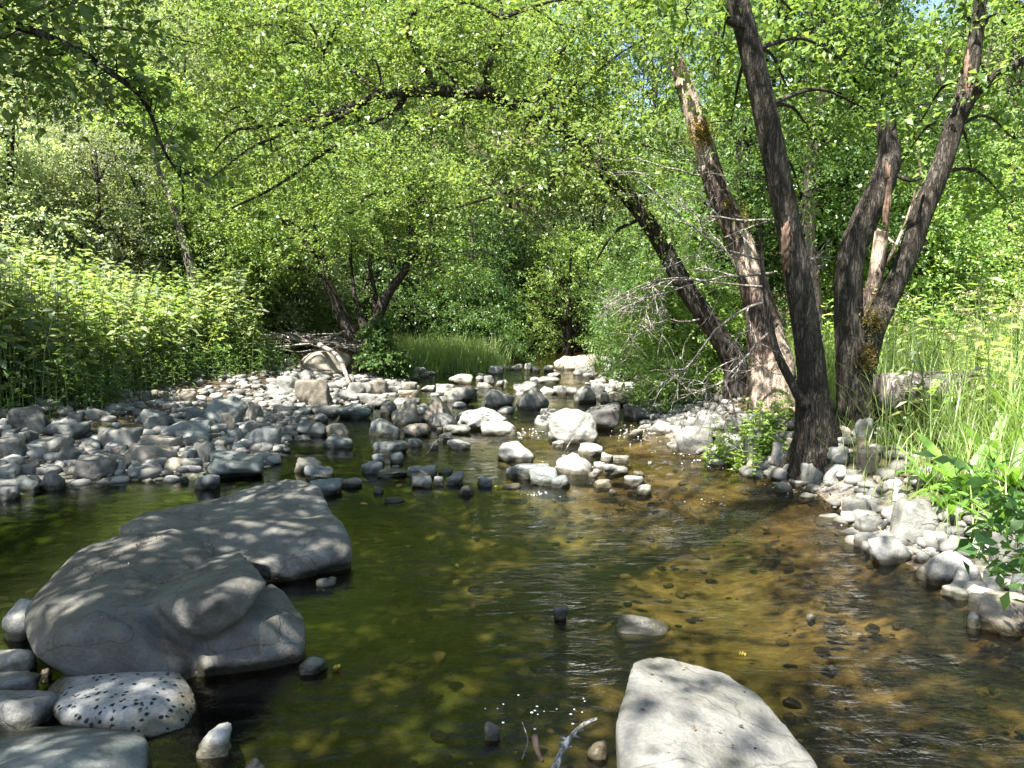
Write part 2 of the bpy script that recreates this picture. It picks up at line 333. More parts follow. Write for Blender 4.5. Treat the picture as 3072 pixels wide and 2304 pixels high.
M_RAW = simple_mat('torn_wood', (.1, .055, .035), (.2, .13, .085), 22)
M_MOSSL = leaf_mat('moss_leaf', (.2, .14, .02), (.3, .22, .04), (.38, .3, .06), trans=.3)
M_STEM = simple_mat('green_stem', (.07, .12, .03), (.12, .17, .05), 20, .6)
M_PEB = None

# ground: soil and litter on the banks, sand with algae under water
def ground_mat():
    m, N, Lk, out = nmat('creek_ground')
    g = N('NewGeometry'); s = N('SeparateXYZ'); Lk(g.outputs['Position'], s.inputs[0]); P = g.outputs['Position']
    n1 = N('TexNoise', i_Scale=1.1, i_Detail=8.0, i_Roughness=.6); Lk(P, n1.inputs['Vector'])
    n2 = N('TexNoise', i_Scale=28.0, i_Detail=6.0, i_Roughness=.7); Lk(P, n2.inputs['Vector'])
    soil = ramp(N, [(.35, (.045, .035, .022)), (.5, (.09, .07, .045)), (.62, (.07, .1, .03)), (.75, (.16, .13, .09))]); Lk(n1.outputs[0], soil.inputs[0])
    n5 = N('TexNoise', i_Scale=3.2, i_Detail=7.0, i_Roughness=.62); Lk(P, n5.inputs['Vector'])
    sand = ramp(N, [(.3, (.045, .035, .02)), (.46, (.16, .105, .055)), (.6, (.33, .225, .125)), (.8, (.4, .29, .18))]); Lk(n5.outputs[0], sand.inputs[0])
    algae = ramp(N, [(.35, (.018, .03, .004)), (.6, (.05, .085, .01)), (.8, (.09, .12, .02))]); Lk(n5.outputs[0], algae.inputs[0])
    mp = N('Mapping'); mp.inputs['Scale'].default_value = (.6, .35, 1); Lk(P, mp.inputs[0])
    n3 = N('TexNoise', i_Scale=1.6, i_Detail=5.0); Lk(mp.outputs[0], n3.inputs['Vector'])
    ax = N('Math', operation='MULTIPLY_ADD', i_1=-.3, i_2=.6); Lk(s.outputs[0], ax.inputs[0])
    a2 = N('Math', operation='MULTIPLY_ADD', i_1=1.6, i_2=-.8); Lk(n3.outputs[0], a2.inputs[0])
    a3 = N('Math', operation='ADD', use_clamp=True); Lk(ax.outputs[0], a3.inputs[0]); Lk(a2.outputs[0], a3.inputs[1])
    bed = N('MixRGB'); Lk(a3.outputs[0], bed.inputs[0]); Lk(sand.outputs[0], bed.inputs[1]); Lk(algae.outputs[0], bed.inputs[2])
    zr = N('MapRange', i_1=-.02, i_2=.03); Lk(s.outputs[2], zr.inputs[0])
    zr2 = N('MapRange', i_1=.02, i_2=.22); Lk(s.outputs[2], zr2.inputs[0])
    shore = ramp(N, [(.35, (.1, .09, .075)), (.65, (.26, .24, .21))]); Lk(n2.outputs[0], shore.inputs[0])
    mb = N('MixRGB'); Lk(zr2.outputs[0], mb.inputs[0]); Lk(shore.outputs[0], mb.inputs[1]); Lk(soil.outputs[0], mb.inputs[2])
    mx = N('MixRGB'); Lk(zr.outputs[0], mx.inputs[0]); Lk(bed.outputs[0], mx.inputs[1]); Lk(mb.outputs[0], mx.inputs[2])
    r2 = ramp(N, [(.3, (.6, .6, .6)), (.7, (1.3, 1.3, 1.3))]); Lk(n2.outputs[0], r2.inputs[0])
    mm = N('MixRGB', blend_type='MULTIPLY', i_0=.7); Lk(mx.outputs[0], mm.inputs[1]); Lk(r2.outputs[0], mm.inputs[2])
    bp = N('Bump', i_Strength=.8, i_Distance=.03); Lk(n2.outputs[0], bp.inputs['Height'])
    p = N('BsdfPrincipled', i_Roughness=.95); p.inputs['Specular IOR Level'].default_value = .1
    Lk(mm.outputs[0], p.inputs['Base Color']); Lk(bp.outputs[0], p.inputs['Normal']); Lk(p.outputs[0], out.inputs[0]); return m
M_GROUND = ground_mat()
def water_mat():
    m, N, Lk, out = nmat('creek_water')
    g = N('NewGeometry'); P = g.outputs['Position']; s = N('SeparateXYZ'); Lk(P, s.inputs[0])
    rot = N('Mapping'); rot.inputs['Rotation'].default_value = (0, 0, math.radians(-28)); rot.inputs['Scale'].default_value = (2.2, 5.5, 1); Lk(P, rot.inputs[0])
    n1 = N('TexNoise', i_Scale=2.4, i_Detail=5.0, i_Roughness=.55, i_Distortion=.8); Lk(rot.outputs[0], n1.inputs['Vector'])
    n2 = N('TexNoise', i_Scale=16.0, i_Detail=4.0, i_Roughness=.6, i_Distortion=.5); Lk(P, n2.inputs['Vector'])
    # rougher current: the riffle and the fast right-hand side; still pool on the left
    cur = N('MapRange', i_1=-1.2, i_2=2.2, i_3=.1, i_4=.8); Lk(s.outputs[0], cur.inputs[0])
    n3 = N('TexNoise', i_Scale=.9, i_Detail=2.0); Lk(P, n3.inputs['Vector'])
    pt = ramp(N, [(.38, (.35, .35, .35)), (.62, (1.3, 1.3, 1.3))]); Lk(n3.outputs[0], pt.inputs[0])
    st = N('Math', operation='MULTIPLY'); Lk(cur.outputs[0], st.inputs[0]); Lk(pt.outputs[0], st.inputs[1])
    b1 = N('Bump', i_Distance=.045); Lk(n1.outputs[0], b1.inputs['Height']); Lk(st.outputs[0], b1.inputs['Strength'])
    s2 = N('Math', operation='MULTIPLY', i_1=.6); Lk(st.outputs[0], s2.inputs[0])
    b2 = N('Bump', i_Distance=.028); Lk(n2.outputs[0], b2.inputs['Height']); Lk(s2.outputs[0], b2.inputs['Strength']); Lk(b1.outputs[0], b2.inputs['Normal'])
    # broken, sparkling water in the riffle below the boulders
    rx = N('MapRange', i_1=.2, i_2=.9); Lk(s.outputs[0], rx.inputs[0]); ry = N('MapRange', i_1=4.6, i_2=5.6); Lk(s.outputs[1], ry.inputs[0]); ry2 = N('MapRange', i_1=9.5, i_2=8.0); Lk(s.outputs[1], ry2.inputs[0])
    k1 = N('Math', operation='MULTIPLY'); Lk(rx.outputs[0], k1.inputs[0]); Lk(ry.outputs[0], k1.inputs[1]); k2 = N('Math', operation='MULTIPLY'); Lk(k1.outputs[0], k2.inputs[0]); Lk(ry2.outputs[0], k2.inputs[1])
    k3 = N('Math', operation='MULTIPLY'); Lk(k2.outputs[0], k3.inputs[0]); Lk(pt.outputs[0], k3.inputs[1])
    n7 = N('TexNoise', i_Scale=26.0, i_Detail=3.0, i_Distortion=1.0); Lk(P, n7.inputs['Vector'])
    b3 = N('Bump', i_Distance=.07); Lk(n7.outputs[0], b3.inputs['Height']); Lk(k3.outputs[0], b3.inputs['Strength']); Lk(b2.outputs[0], b3.inputs['Normal']); b2 = b3
    tr = N('BsdfTransparent'); tr.inputs[0].default_value = (.55, .54, .37, 1)
    gl = N('BsdfGlossy', i_Roughness=.035); gl.inputs[0].default_value = (1, 1, 1, 1); Lk(b2.outputs[0], gl.inputs['Normal'])
    fr = N('Fresnel', i_IOR=1.33); Lk(b2.outputs[0], fr.inputs['Normal'])
    ms = N('MixShader'); Lk(fr.outputs[0], ms.inputs[0]); Lk(tr.outputs[0], ms.inputs[1]); Lk(gl.outputs[0], ms.inputs[2]); Lk(ms.outputs[0], out.inputs[0])
    return m
M_WATER = water_mat()

# ------------------------------------------------------------------ ground and water sheets
def sheet(xs, ys):
    X, Y = np.meshgrid(xs, ys); P = np.stack([X.ravel(), Y.ravel()], 1)
    nx, ny = len(xs), len(ys); i = np.arange(ny-1)[:, None]*nx+np.arange(nx-1)[None]
    return P, np.stack([i, i+1, i+nx+1, i+nx], -1).reshape(-1, 4)
u = np.linspace(-1, 1, 380); xs = 3.2*np.sinh(u*4.0)/np.sinh(1)*1.0; xs = xs/abs(xs).max()*90
v = np.linspace(0, 1, 420); ys = np.concatenate([np.linspace(-14, 1.2, 30)[:-1], 1.2+118*((np.exp(v*3.6)-1)/(math.exp(3.6)-1))])
Pg, Fg = sheet(xs, ys); add('ground', mk_mesh('ground', np.column_stack([Pg, height(Pg)]), Fg, [M_GROUND], True), kind='structure')
xs = np.linspace(-9, 9, 300); v = np.linspace(0, 1, 420); ys = np.concatenate([np.linspace(-10, 1.5, 20)[:-1], 1.5+32*(v**1.7)])
Pw, Fw = sheet(xs, ys)
rf = sst(5, 7, Pw[:, 1])*.6+sst(-.8, 1.2, Pw[:, 0])*.4
zw = (.0035*fbm2(Pw, 5.5, 3)+.002*fbm2(Pw[:, ::-1]*1.7, 9, 2))*(.25+rf*1.5)
add('water', mk_mesh('water', np.column_stack([Pw, zw]), Fw, [M_WATER], True), kind='structure')

# ------------------------------------------------------------------ rocks
def ico(sub):
    bm = bmesh.new(); bmesh.ops.create_icosphere(bm, subdivisions=sub, radius=1); V = np.array([v.co[:] for v in bm.verts]); Fc = np.array([[v.index for v in f.verts] for f in bm.faces]); bm.free(); return V, Fc
ICO = {k: ico(k) for k in (1, 2, 3, 4, 5)}
def rock_shape(kind, seed, sub):
    r = np.random.default_rng(seed); U, Fc = ICO[sub]
    if kind == 'r': n, p, z = 11, 14, .0
    elif kind == 'a': n, p, z = 8, 24, .0
    elif kind == 'f': n, p, z = 11, 14, .9
    else: n, p, z = 8, 11, .0
    nn = unit(r.normal(size=(n, 3))); dd = r.uniform(.72, 1.0, n)
    ax = np.vstack([np.eye(3), -np.eye(3)]); nn = np.vstack([nn, ax]); dd = np.concatenate([dd, r.uniform(.85, 1.1, 6)])
    if kind == 'f': nn = np.vstack([nn, [[r.normal()*.12, r.normal()*.12, 1.]]]); dd = np.append(dd, .5)
    if kind == 'p':
        a = r.uniform(0, 6.28, 5); nn = np.vstack([nn, np.stack([np.cos(a)*.8, np.sin(a)*.8, np.full(5, .62)], 1)]); dd = np.append(dd, r.uniform(.42, .6, 5))
    s = (np.maximum(0, U@nn.T/dd)**p).sum(1)**(-1/p)
    V = U*s[:, None]
    for o, (f, a) in enumerate([(2.2, .075), (4.5, .04), (10, .018), (22, .008)]):
        for k in range(3):
            w_ = unit(r.normal(size=3))*f; V = V+unit(V)*(a*np.sin(V@w_+r.uniform(0, 6))*np.cos(V@np.roll(w_, 1)*1.3+r.uniform(0, 6)))[:, None]
    mn, mx = V.min(0), V.max(0); V = (V-(mn+mx)/2)/((mx-mn)/2)
    return V, Fc
ROCKS = []            # (obj, x, y, width, size info)
def rock_name(wd): return 'boulder' if wd > .45 else ('rock' if wd > .16 else 'cobble')
def place_rock(px1, px2, pyt, pyb, tone='g', kind='r', desc=None, depth=.8, rot=0.0, mat=None):
    """silhouette box on the 2212-wide view -> a rock resting at that spot on the ground or the creek bed"""
    pc = (px1+px2)/2; b = ground(pc, pyb); bz = max(b[2], 0.0)
    wpx = (px2-px1)*K; wd = wpx/F*b[1]
    for k in range(4):
        yc = b[1]+wd*depth/2*.8; wd = wpx/F*yc*.985
    zt = at(pc, pyt, yc)[2]; h = max(zt-bz, .1*wd, .015)
    xc = at(pc, pyb, yc)[0]; H = h*1.5+.02
    return rock_at(xc, yc, bz, wd, wd*depth, h, H, tone, kind, desc, rot, mat)
_rc = [100]
def rock_at(xc, yc, bz, wd, dp, h, H, tone, kind, desc=None, rot=0.0, mat=None):
    _rc[0] += 1
    if kind == 'r' and desc is None and _rc[0] % 5 < 3: kind = 'a' if _rc[0] % 5 else 'f'
    sub = 5 if wd > .5 and yc < 12 else 4 if wd > .14 else 3
    V, Fc = rock_shape(kind, _rc[0], sub); V = V*np.array([wd/2, dp/2, H/2])
    if rot:
        c, s = math.cos(rot), math.sin(rot); V = np.stack([V[:, 0]*c-V[:, 2]*s, V[:, 1], V[:, 0]*s+V[:, 2]*c], 1)
    nm = rock_name(wd)
    o = add(nm, mk_mesh(nm, V, Fc, [mat or RM[tone]], True), None, (xc, yc, bz+h-H/2), None, 'boulder' if nm == 'boulder' else 'rock')
    ROCKS.append(dict(o=o, x=xc, y=yc, w=wd, h=h, tone=tone, kind=kind, desc=desc, z=bz)); return o
def q4(lst, x0, y0, s):
    for e in lst:
        x1, x2, yt, yb = e[:4]; cv = lambda v, o: (o+v/s)/3072*2212
        place_rock(cv(x1, x0), cv(x2, x0), cv(yt, y0), cv(yb, y0), *e[4:])
# left gravel bar (pixel boxes: x1, x2, top, base, tone, shape, description)
q4([
 (60,430,325,540,'d','a','dark brown wedge of rock with a sunlit patch, far left of the gravel bar'),
 (320,800,450,600,'s','f','wide low slate slab behind the pitted cobbles of the left bar'),
 (0,220,600,745,'g','r'),(150,300,530,615,'d','a'),(270,580,570,705,'g','f','broad dull grey stone in the middle of the left gravel bar'),
 (485,690,660,815,'d','r','dark pitted round stone behind the white cobbles'),
 (650,960,740,937,'d','r','dark rounded boulder mirrored in the still pool at the left'),
 (870,1065,715,800,'t','r'),(1070,1460,640,805,'t','f','broad stone with a sunlit top on the left bar edge'),
 (1190,1505,558,690,'t','a','tan brick-shaped stone lying across the left gravel bar'),
 (1355,1770,450,605,'s','r','long smooth grey boulder with a bright streak, left gravel bar'),
 (1690,2060,250,480,'s','r','largest domed boulder at the back of the left gravel bar'),
 (2040,2350,490,670,'s','r','smooth egg-shaped boulder at the right tip of the gravel bar'),
 (1690,2212,720,930,'s','f','wide flat-topped slate boulder standing in the pool edge'),
 (1635,1840,890,1012,'s','r','blue-grey stone in the pool in front of the flat slate boulder'),
 (1480,1620,680,805,'s','a'),(1617,1780,620,790,'g','a'),(1740,1900,600,722,'d','a'),(1370,1560,755,862,'t','a'),(1195,1365,770,852,'g','r'),
 (1030,1185,785,855,'s','r'),(1055,1160,840,905,'d','r'),(105,340,900,1042,'s','r','pale-topped oval stone leaning on its twin in the left pool'),(340,525,865,1022,'g','r','grey stone with a speckled face beside the pale oval one'),
 (-60,150,985,1110,'g','r','grey stone with a bright tip cut by the left edge of the photo'),
 (290,380,830,892,'w','r'),(370,460,795,862,'w','r'),(455,555,775,848,'w','r'),(545,660,850,900,'t','r'),(580,670,785,872,'t','a'),
 (175,330,800,892,'g','a'),(-20,70,770,882,'g','r'),(75,180,765,850,'g','r'),(0,130,850,932,'s','r'),(925,1070,650,742,'d','r'),(650,800,640,722,'t','r'),
 (780,1190,500,680,'g','f','broad matt grey boulder between the slab and the tan brick-shaped stone'),(950,1035,770,892,'g','r'),
 (1290,1395,865,917,'s','r'),(1440,1510,880,925,'s','r'),(1500,1565,905,962,'d','r'),
 (1200,1440,400,540,'s','r'),(730,930,340,442,'g','r'),(1160,1280,340,450,'s','a'),(560,700,375,452,'g','r'),
 (1100,1260,200,292,'d','a'),(1240,1390,190,292,'t','a'),(1430,1640,190,302,'t','a','angular brown block at the foot of the tall weeds'),
 (1110,1220,285,337,'g','r'),(1035,1105,290,337,'g','r'),(950,1060,260,332,'d','r'),(1840,1960,380,522,'t','r'),(1890,2040,510,640,'s','r'),(2050,2170,440,502,'g','r'),
 (1420,1530,310,402,'g','r'),(1530,1700,330,452,'s','r'),(2040,2180,290,442,'g','r'),(-10,60,430,502,'w','r'),(0,180,510,590,'s','r'),
 (200,420,1090,1100,'s','r') if False else (820,900,735,790,'w','r'),
],0,1100,2.765)
# left and middle riffle
q4([
 (240,550,235,462,'t','r','big dappled boulder among the sunlit stones right of the gravel bar'),
 (150,700,0,195,'t','a','massive grey boulder under the driftwood pile'),(70,270,210,352,'w','a'),(190,390,178,255,'w','r'),(640,740,208,282,'w','a'),
 (840,1010,240,362,'t','r'),(630,870,260,392,'g','r'),(550,760,345,432,'g','a'),(330,600,450,552,'d','r','dark olive oval boulder at the pool head'),
 (585,885,455,562,'s','f','wide flat stone just right of the dark olive oval boulder'),(370,510,530,602,'g','r'),(250,515,585,717,'s','a'),(480,705,610,722,'t','r'),
 (475,730,705,812,'s','f'),(840,1120,570,717,'s','a','blue-grey wedge below the two peaked brown rocks'),
 (1030,1265,410,622,'t','p','left one of the two peaked brown rocks in the middle of the creek'),(945,1100,420,542,'d','r'),
 (1270,1560,370,612,'t','p','right one of the two peaked brown rocks, dark and cone-shaped'),(1125,1380,605,712,'t','r'),(1350,1565,515,662,'w','r','pale round boulder in front of the dark cone-shaped rock'),
 (1570,1995,490,662,'w','r','large bright boulder with a long white toe in mid-creek'),(1480,1700,620,697,'w','f'),(1770,2080,600,707,'w','f'),
 (1410,1555,690,752,'g','r'),(1410,1460,640,687,'d','r'),(1460,1510,625,667,'w','r'),(1170,1295,735,802,'s','r'),(1330,1425,765,822,'w','r'),
 (1490,1700,750,822,'w','r','white low stone with its reflection, below the large bright boulder'),
 (875,1185,755,867,'s','f','speckled flat stone topping the small cluster in the green pool'),(865,985,860,952,'s','r'),(1020,1140,845,942,'s','a'),(780,985,925,1022,'s','a'),
 (1030,1115,950,1012,'s','r'),(925,1180,990,1052,'s','f'),(1150,1420,965,1062,'s','r'),(1420,1555,985,1032,'s','f'),(1465,1640,1010,1117,'s','r'),
 (1195,1380,1040,1142,'g','r'),(1370,1470,1045,1122,'w','a'),(1590,1725,1125,1207,'d','r','small dark round stone alone in front of the pale pebble cluster'),
 (880,975,1130,1192,'d','r'),(600,800,1055,1147,'d','r'),(240,460,890,1012,'t','a'),(315,580,950,1072,'s','a'),(350,625,1070,1202,'s','a'),
 (215,390,700,752,'s','r'),(975,1150,1222,1262,'s','r'),(1740,1880,1050,1132,'s','r'),(1940,2115,1115,1152,'t','f'),
 (1785,1990,15,142,'w','p','white peaked boulder at the far end of the grassy bank'),(1640,1815,80,167,'g','a'),(1545,1640,90,177,'d','a'),(1415,1550,120,182,'g','f'),
 (1150,1350,130,232,'w','a'),(1510,1650,40,112,'t','a'),(1510,1720,200,282,'t','a'),(1800,1890,210,292,'g','a'),(1890,1975,250,302,'w','r'),
 (1490,1740,295,432,'g','r'),(1800,2060,330,472,'g','f','squarish shaded boulder left of the pair of sunlit boulders'),(1270,1400,290,342,'w','r'),(1400,1565,275,342,'w','a'),(1400,1530,310,372,'g','r'),
 (1115,1250,265,342,'t','r'),(975,1110,295,352,'w','r'),(1090,1260,330,382,'t','r'),(890,1050,400,482,'g','a'),(785,890,440,502,'w','r'),
 (1560,1660,515,602,'g','r'),(60,240,450,522,'g','r'),(170,270,540,592,'g','r'),(1350,1410,590,652,'d','r'),(1840,1950,860,962,'w','a') if False else (1730,1800,210,262,'g','r'),
],800,1050,2.765)
# middle and right riffle
q4([
 (390,830,475,772,'w','r','big sunlit boulder with a mottled face standing in the riffle'),
 (600,1000,450,667,'d','r','dark rounded boulder leaning behind the big sunlit boulder'),
 (110,320,250,352,'w','r'),(130,410,300,492,'w','p','bright peaked boulder with stick shadows in mid-creek'),
 (440,830,35,165,'t','a','long block in leaf shade at the far riffle'),(830,1040,35,177,'w','f','bright square-cut block at the far riffle'),
 (600,800,130,212,'g','r'),(200,280,105,172,'w','r'),(75,190,115,167,'w','r'),(-5,65,115,167,'w','r'),(265,335,135,182,'w','r'),(360,450,125,182,'g','r'),
 (390,510,190,227,'w','r'),(300,500,220,277,'g','f'),(320,450,300,372,'w','r'),(440,560,290,372,'w','r'),(540,640,310,372,'w','r'),
 (610,800,290,442,'g','r','shade-striped round boulder behind the dark rounded one'),(780,870,260,382,'g','r'),(820,1130,340,462,'t','r','broad brown boulder with sun spots at the right of the riffle'),
 (860,1000,435,492,'w','r'),(1030,1270,455,582,'d','a'),(1210,1360,400,562,'d','r'),(1080,1310,310,432,'t','f'),(330,480,480,562,'g','r'),
 (1230,1440,590,702,'g','a'),(1430,1765,620,860,'w','a','two-faced boulder, one side white and one grey, at the right bank'),
 (1590,1870,518,702,'w','f','white sloping slab with a rust-brown underside on the right bank'),(1400,1530,545,642,'g','r'),(1860,2000,560,702,'w','f'),
 (1800,2000,690,862,'w','r'),(1870,2010,800,927,'g','r'),(1690,1810,800,902,'w','r'),(1780,1870,860,912,'s','r'),
 (640,870,780,877,'w','f','white flat stone below the big sunlit boulder'),(830,945,850,927,'w','r'),(890,1070,872,922,'w','f'),
 (460,780,850,1032,'w','p','bright peaked stone beside the dark slab in the riffle'),(40,420,930,1075,'s','f','dark flat slab with a raised edge in mid-creek'),(240,480,975,1125,'s','a'),
 (415,585,1040,1142,'s','r'),(775,870,930,1002,'w','r'),(850,1070,930,1037,'w','f'),(730,830,980,1052,'w','r'),(435,560,950,1012,'w','r'),
 (1105,1200,1005,1042,'w','r'),(1025,1210,1040,1122,'w','r'),(1130,1265,1120,1197,'w','r'),(775,930,1075,1142,'t','f'),(900,970,1150,1187,'w','r'),
 (425,540,755,802,'w','r'),(500,560,865,912,'w','r'),(-30,300,770,922,'w','a','pale jagged stone with a dark stub, left of the white flat stone'),(1050,1190,650,722,'g','r'),(810,920,218,262,'w','r'),
 (700,790,265,310,'w','r'),(900,1010,280,335,'w','r'),(1000,1120,180,240,'w','r'),(920,1040,165,215,'w','r'),(1120,1230,150,215,'g','r'),(1180,1280,240,330,'g','r'),(680,780,190,235,'w','r'),
],1500,1050,2.765)
# right bank
q4([
 (440,590,1085,1222,'g','r'),(560,700,1020,1142,'d','r','dark round stone tucked against the tree roots'),(570,710,1130,1217,'g','f'),(380,560,1130,1330,'g','r','large shaded boulder low in the root wall of the right bank'),
 (570,715,1190,1332,'g','r'),(680,790,1180,1292,'t','r'),(750,900,1325,1452,'w','r','clean white stone on the right shore below the trunks'),
 (515,650,1385,1447,'g','f'),(600,720,1470,1535,'g','r'),(690,830,1450,1502,'w','r'),(1110,1230,1045,1192,'g','r','grey upright stone at the foot of the forked trunk'),
 (960,1080,1100,1202,'t','a'),(940,1070,1220,1342,'g','r'),(910,1060,1350,1472,'w','a'),(1125,1280,1240,1402,'t','r'),(1180,1290,1500,1562,'w','r'),
 (1480,1600,1390,1452,'w','r'),(1300,1420,1440,1510,'w','r'),(640,740,1335,1392,'g','r'),(820,910,1370,1470,'g','r'),(1060,1150,1380,1450,'g','a'),(1340,1460,1500,1570,'w','r'),
 (790,900,1480,1530,'w','r'),(1240,1330,1420,1470,'t','r'),(800,880,1230,1320,'g','r'),(860,960,1120,1220,'d','r'),(1290,1370,1130,1210,'g','r'),(1000,1110,1470,1520,'g','r'),
],2048,768,2.16)
q4([
 (1295,1640,-90,212,'g','r','big cracked boulder at the right waterline under the broad leaves'),
 (1015,1250,-105,62,'g','a','low grey boulder left of the cracked boulder'),(1120,1300,15,152,'g','f'),(1105,1370,130,242,'g','r','smooth oval stone lying in the water before the cracked boulder'),
 (1190,1480,165,342,'w','r','pale kidney-shaped stone at the right waterline'),(1540,1890,245,482,'w','r','large pale boulder in the row along the right waterline'),
 (1740,1960,340,502,'w','r'),(1955,2095,315,532,'w','r','upright pale stone wedged in the right waterline row'),(1680,1900,480,572,'w','f'),
 (1885,2260,530,792,'t','a','olive-grey angular boulder at the right edge of the photo'),(1840,1930,655,752,'w','a'),(1480,1550,213,252,'g','r'),(1500,1600,255,342,'g','r'),
 (2000,2200,130,352,'g','r'),(2110,2260,330,532,'s','r'),(1640,1740,60,152,'g','r'),(1840,1950,190,262,'d','r'),(1720,1820,30,80,'g','r'),(1640,1760,160,230,'t','r'),
 (798,862,655,702,'w','a','tiny white stone alone in the brown shallows'),(1500,1680,240,300,'w','f'),
],2048,1536,2.16)
q4([
 (1370,1470,610,692,'d','r','small dark stone breaking the green water in mid-pool'),(1745,2145,680,792,'g','p','low grey hump of rock left of the foreground boulder'),
 (920,1035,1370,1480,'d','r','round submerged-looking stone near the bottom of the photo'),(1580,1748,1500,1602,'t','r','wet tan stone beside the white stick'),
],1024,1536,2.16)
q4([
 (1930,2120,950,1052,'s','r','small blue-grey stone right of the great boulder'),(1270,1505,1395,1592,'w','a','slanted white wedge of stone in the dark foreground water'),
 (1585,1725,1590,1680,'w','p','pale stone tip at the bottom edge of the photo'),(2050,2180,425,482,'s','r','small grey stone just off the slab boulder'),
 (25,330,590,835,'w','r','pale boulder half hidden behind the left end of the great boulder'),(-120,240,910,1065,'w','r','pale flat-topped stone in the lower left corner stack'),(-120,290,1040,1215,'g','r','grey stone second from the top of the lower left stack'),
 (-160,370,1155,1420,'w','r','pale round boulder left of the pitted boulder'),(265,330,1015,1070,'t','r','tiny pinkish pebble behind the pitted boulder'),(640,745,1388,1430,'w','r','small pale stone wedged under the pitted boulder'),
],0,1536,2.16)

# ---- hero boulders: hulls of corner points (photo position + distance), fused, worn and roughened
def hull_rock(name, groups, crop, mat, label, voxel=.014, smooth=6, seed=1, amp=.012, extra=()):
    x0, y0, s = crop; cv = lambda v, o: (o+v/s)/3072*2212
    allp = [[at(cv(a, x0), cv(b, y0), Y) for a, b, Y in g] for g in groups]
    cen = np.mean([p for g in allp for p in g], 0); cen[2] = 0
    bm = bmesh.new()
    for g, ex in zip(allp, [[((e[0]-512)/F*e[1], e[1], -.16) for e in q] for q in extra]+[[]]*len(allp)):
        b2 = bmesh.new()
        for p in list(g)+[np.array(e, float) for e in ex]: b2.verts.new(Vector(p-cen))
        r = bmesh.ops.convex_hull(b2, input=b2.verts)
        bmesh.ops.delete(b2, geom=list({v for v in r['geom_interior'] if isinstance(v, bmesh.types.BMVert)}), context='VERTS')
        tmp = bpy.data.meshes.new('t'); b2.to_mesh(tmp); b2.free(); bm.from_mesh(tmp); bpy.data.meshes.remove(tmp)
    me = bpy.data.meshes.new(name); bm.to_mesh(me); bm.free()
    o = add(name, me, None, tuple(cen), label, 'boulder')
    rm = o.modifiers.new('r', 'REMESH'); rm.mode = 'VOXEL'; rm.voxel_size = voxel
    sm = o.modifiers.new('s', 'SMOOTH'); sm.iterations = smooth; sm.factor = .5
    dg = bpy.context.evaluated_depsgraph_get(); me2 = bpy.data.meshes.new_from_object(o.evaluated_get(dg)); o.modifiers.clear(); o.data = me2
    n = len(me2.vertices); V = np.zeros(n*3, np.float32); me2.vertices.foreach_get('co', V); V = V.reshape(-1, 3).astype(float); Nn = np.zeros(n*3, np.float32); me2.vertices.foreach_get('normal', Nn); Nn = Nn.reshape(-1, 3)
    r = np.random.default_rng(seed)
    for f, a in [(5, .9), (11, .5), (24, .25), (55, .12)]:
        d = 0
        for k in range(4):
            w_ = unit(r.normal(size=3))*f; d = d+np.sin(V@w_+r.uniform(0, 6)+1.3*np.sin(V@np.roll(w_, 1)*.7))*.4
        V += Nn*(a*amp*d)[:, None]
    me2.vertices.foreach_set('co', V.astype(np.float32).ravel()); me2.polygons.foreach_set('use_smooth', np.ones(len(me2.polygons), bool))
    me2.materials.clear(); me2.materials.append(mat); me2.update(); me2.name = name
    xs_ = V[:, 0]; ROCKS.append(dict(o=o, x=cen[0], y=cen[1], w=float(xs_.max()-xs_.min()), h=.3, tone='g', kind='h', desc=label, z=0, hero=True)); return o
LL = (0, 1536, 2.16)
hull_rock('boulder', [
  # main dome, left and centre
  [(165,640,3.45),(200,560,3.6),(330,420,3.8),(480,270,4.0),(600,190,4.1),(780,130,4.2),(1130,110,4.15),(1380,210,4.0),(230,900,3.05),(200,780,3.2),(400,985,2.98),(700,1020,2.95),(1150,1000,3.0),(1290,830,3.2),(300,620,3.25),(700,520,3.3),(1000,560,3.35),(450,800,2.93),(800,790,2.93),(620,660,3.04)],
  # overlapping flap at the right
  [(1060,660,3.06),(1200,775,3.02),(1400,790,3.03),(1600,690,3.08),(1755,465,3.32),(1650,300,3.57),(1560,238,3.82),(1200,400,3.5),(930,548,3.27),(1400,570,2.97),(1280,680,2.98),(1250,400,3.46),(1300,300,3.7),(1150,560,3.1),(1400,880,3.2),(1150,800,3.15)],
  # lower right lobe
  [(1250,850,3.18),(1300,1020,3.02),(1700,975,3.1),(1985,930,3.2),(2005,700,3.4),(1960,620,3.5),(1850,480,3.7),(1760,440,3.75),(1500,700,3.2),(1700,700,3.16),(1850,650,3.3),(1250,700,3.4)],
 ], LL, M_BIG, 'great smooth boulder with a creased flap, largest in the left foreground', .013, 20, 3, .016,
 extra=[[(50,3.4),(110,3.05),(195,3.05),(70,3.8),(200,3.9)], [], [(185,3.1),(290,3.25),(295,3.5),(230,3.8)]])
F2 = (0, 0, 2212/3072)     # points given on the 2212-wide view
hull_rock('boulder', [
  [(258,1140,4.6),(300,1110,4.9),(420,1085,5.1),(560,1050,5.35),(620,1036,5.5),(680,1046,5.35),(722,1090,5.0),(745,1140,4.6),(758,1185,4.4),(620,1250,4.15),(560,1215,4.1),(400,1190,4.2),(640,1170,4.4),(740,1205,4.35)],
 ], F2, M_BIG, 'long tilted slab boulder lying just behind the great smooth boulder', .014, 8, 8, .022,
 extra=[[(135,4.6),(250,4.25),(340,4.45),(330,5.0),(165,4.9),(262,5.3)]])
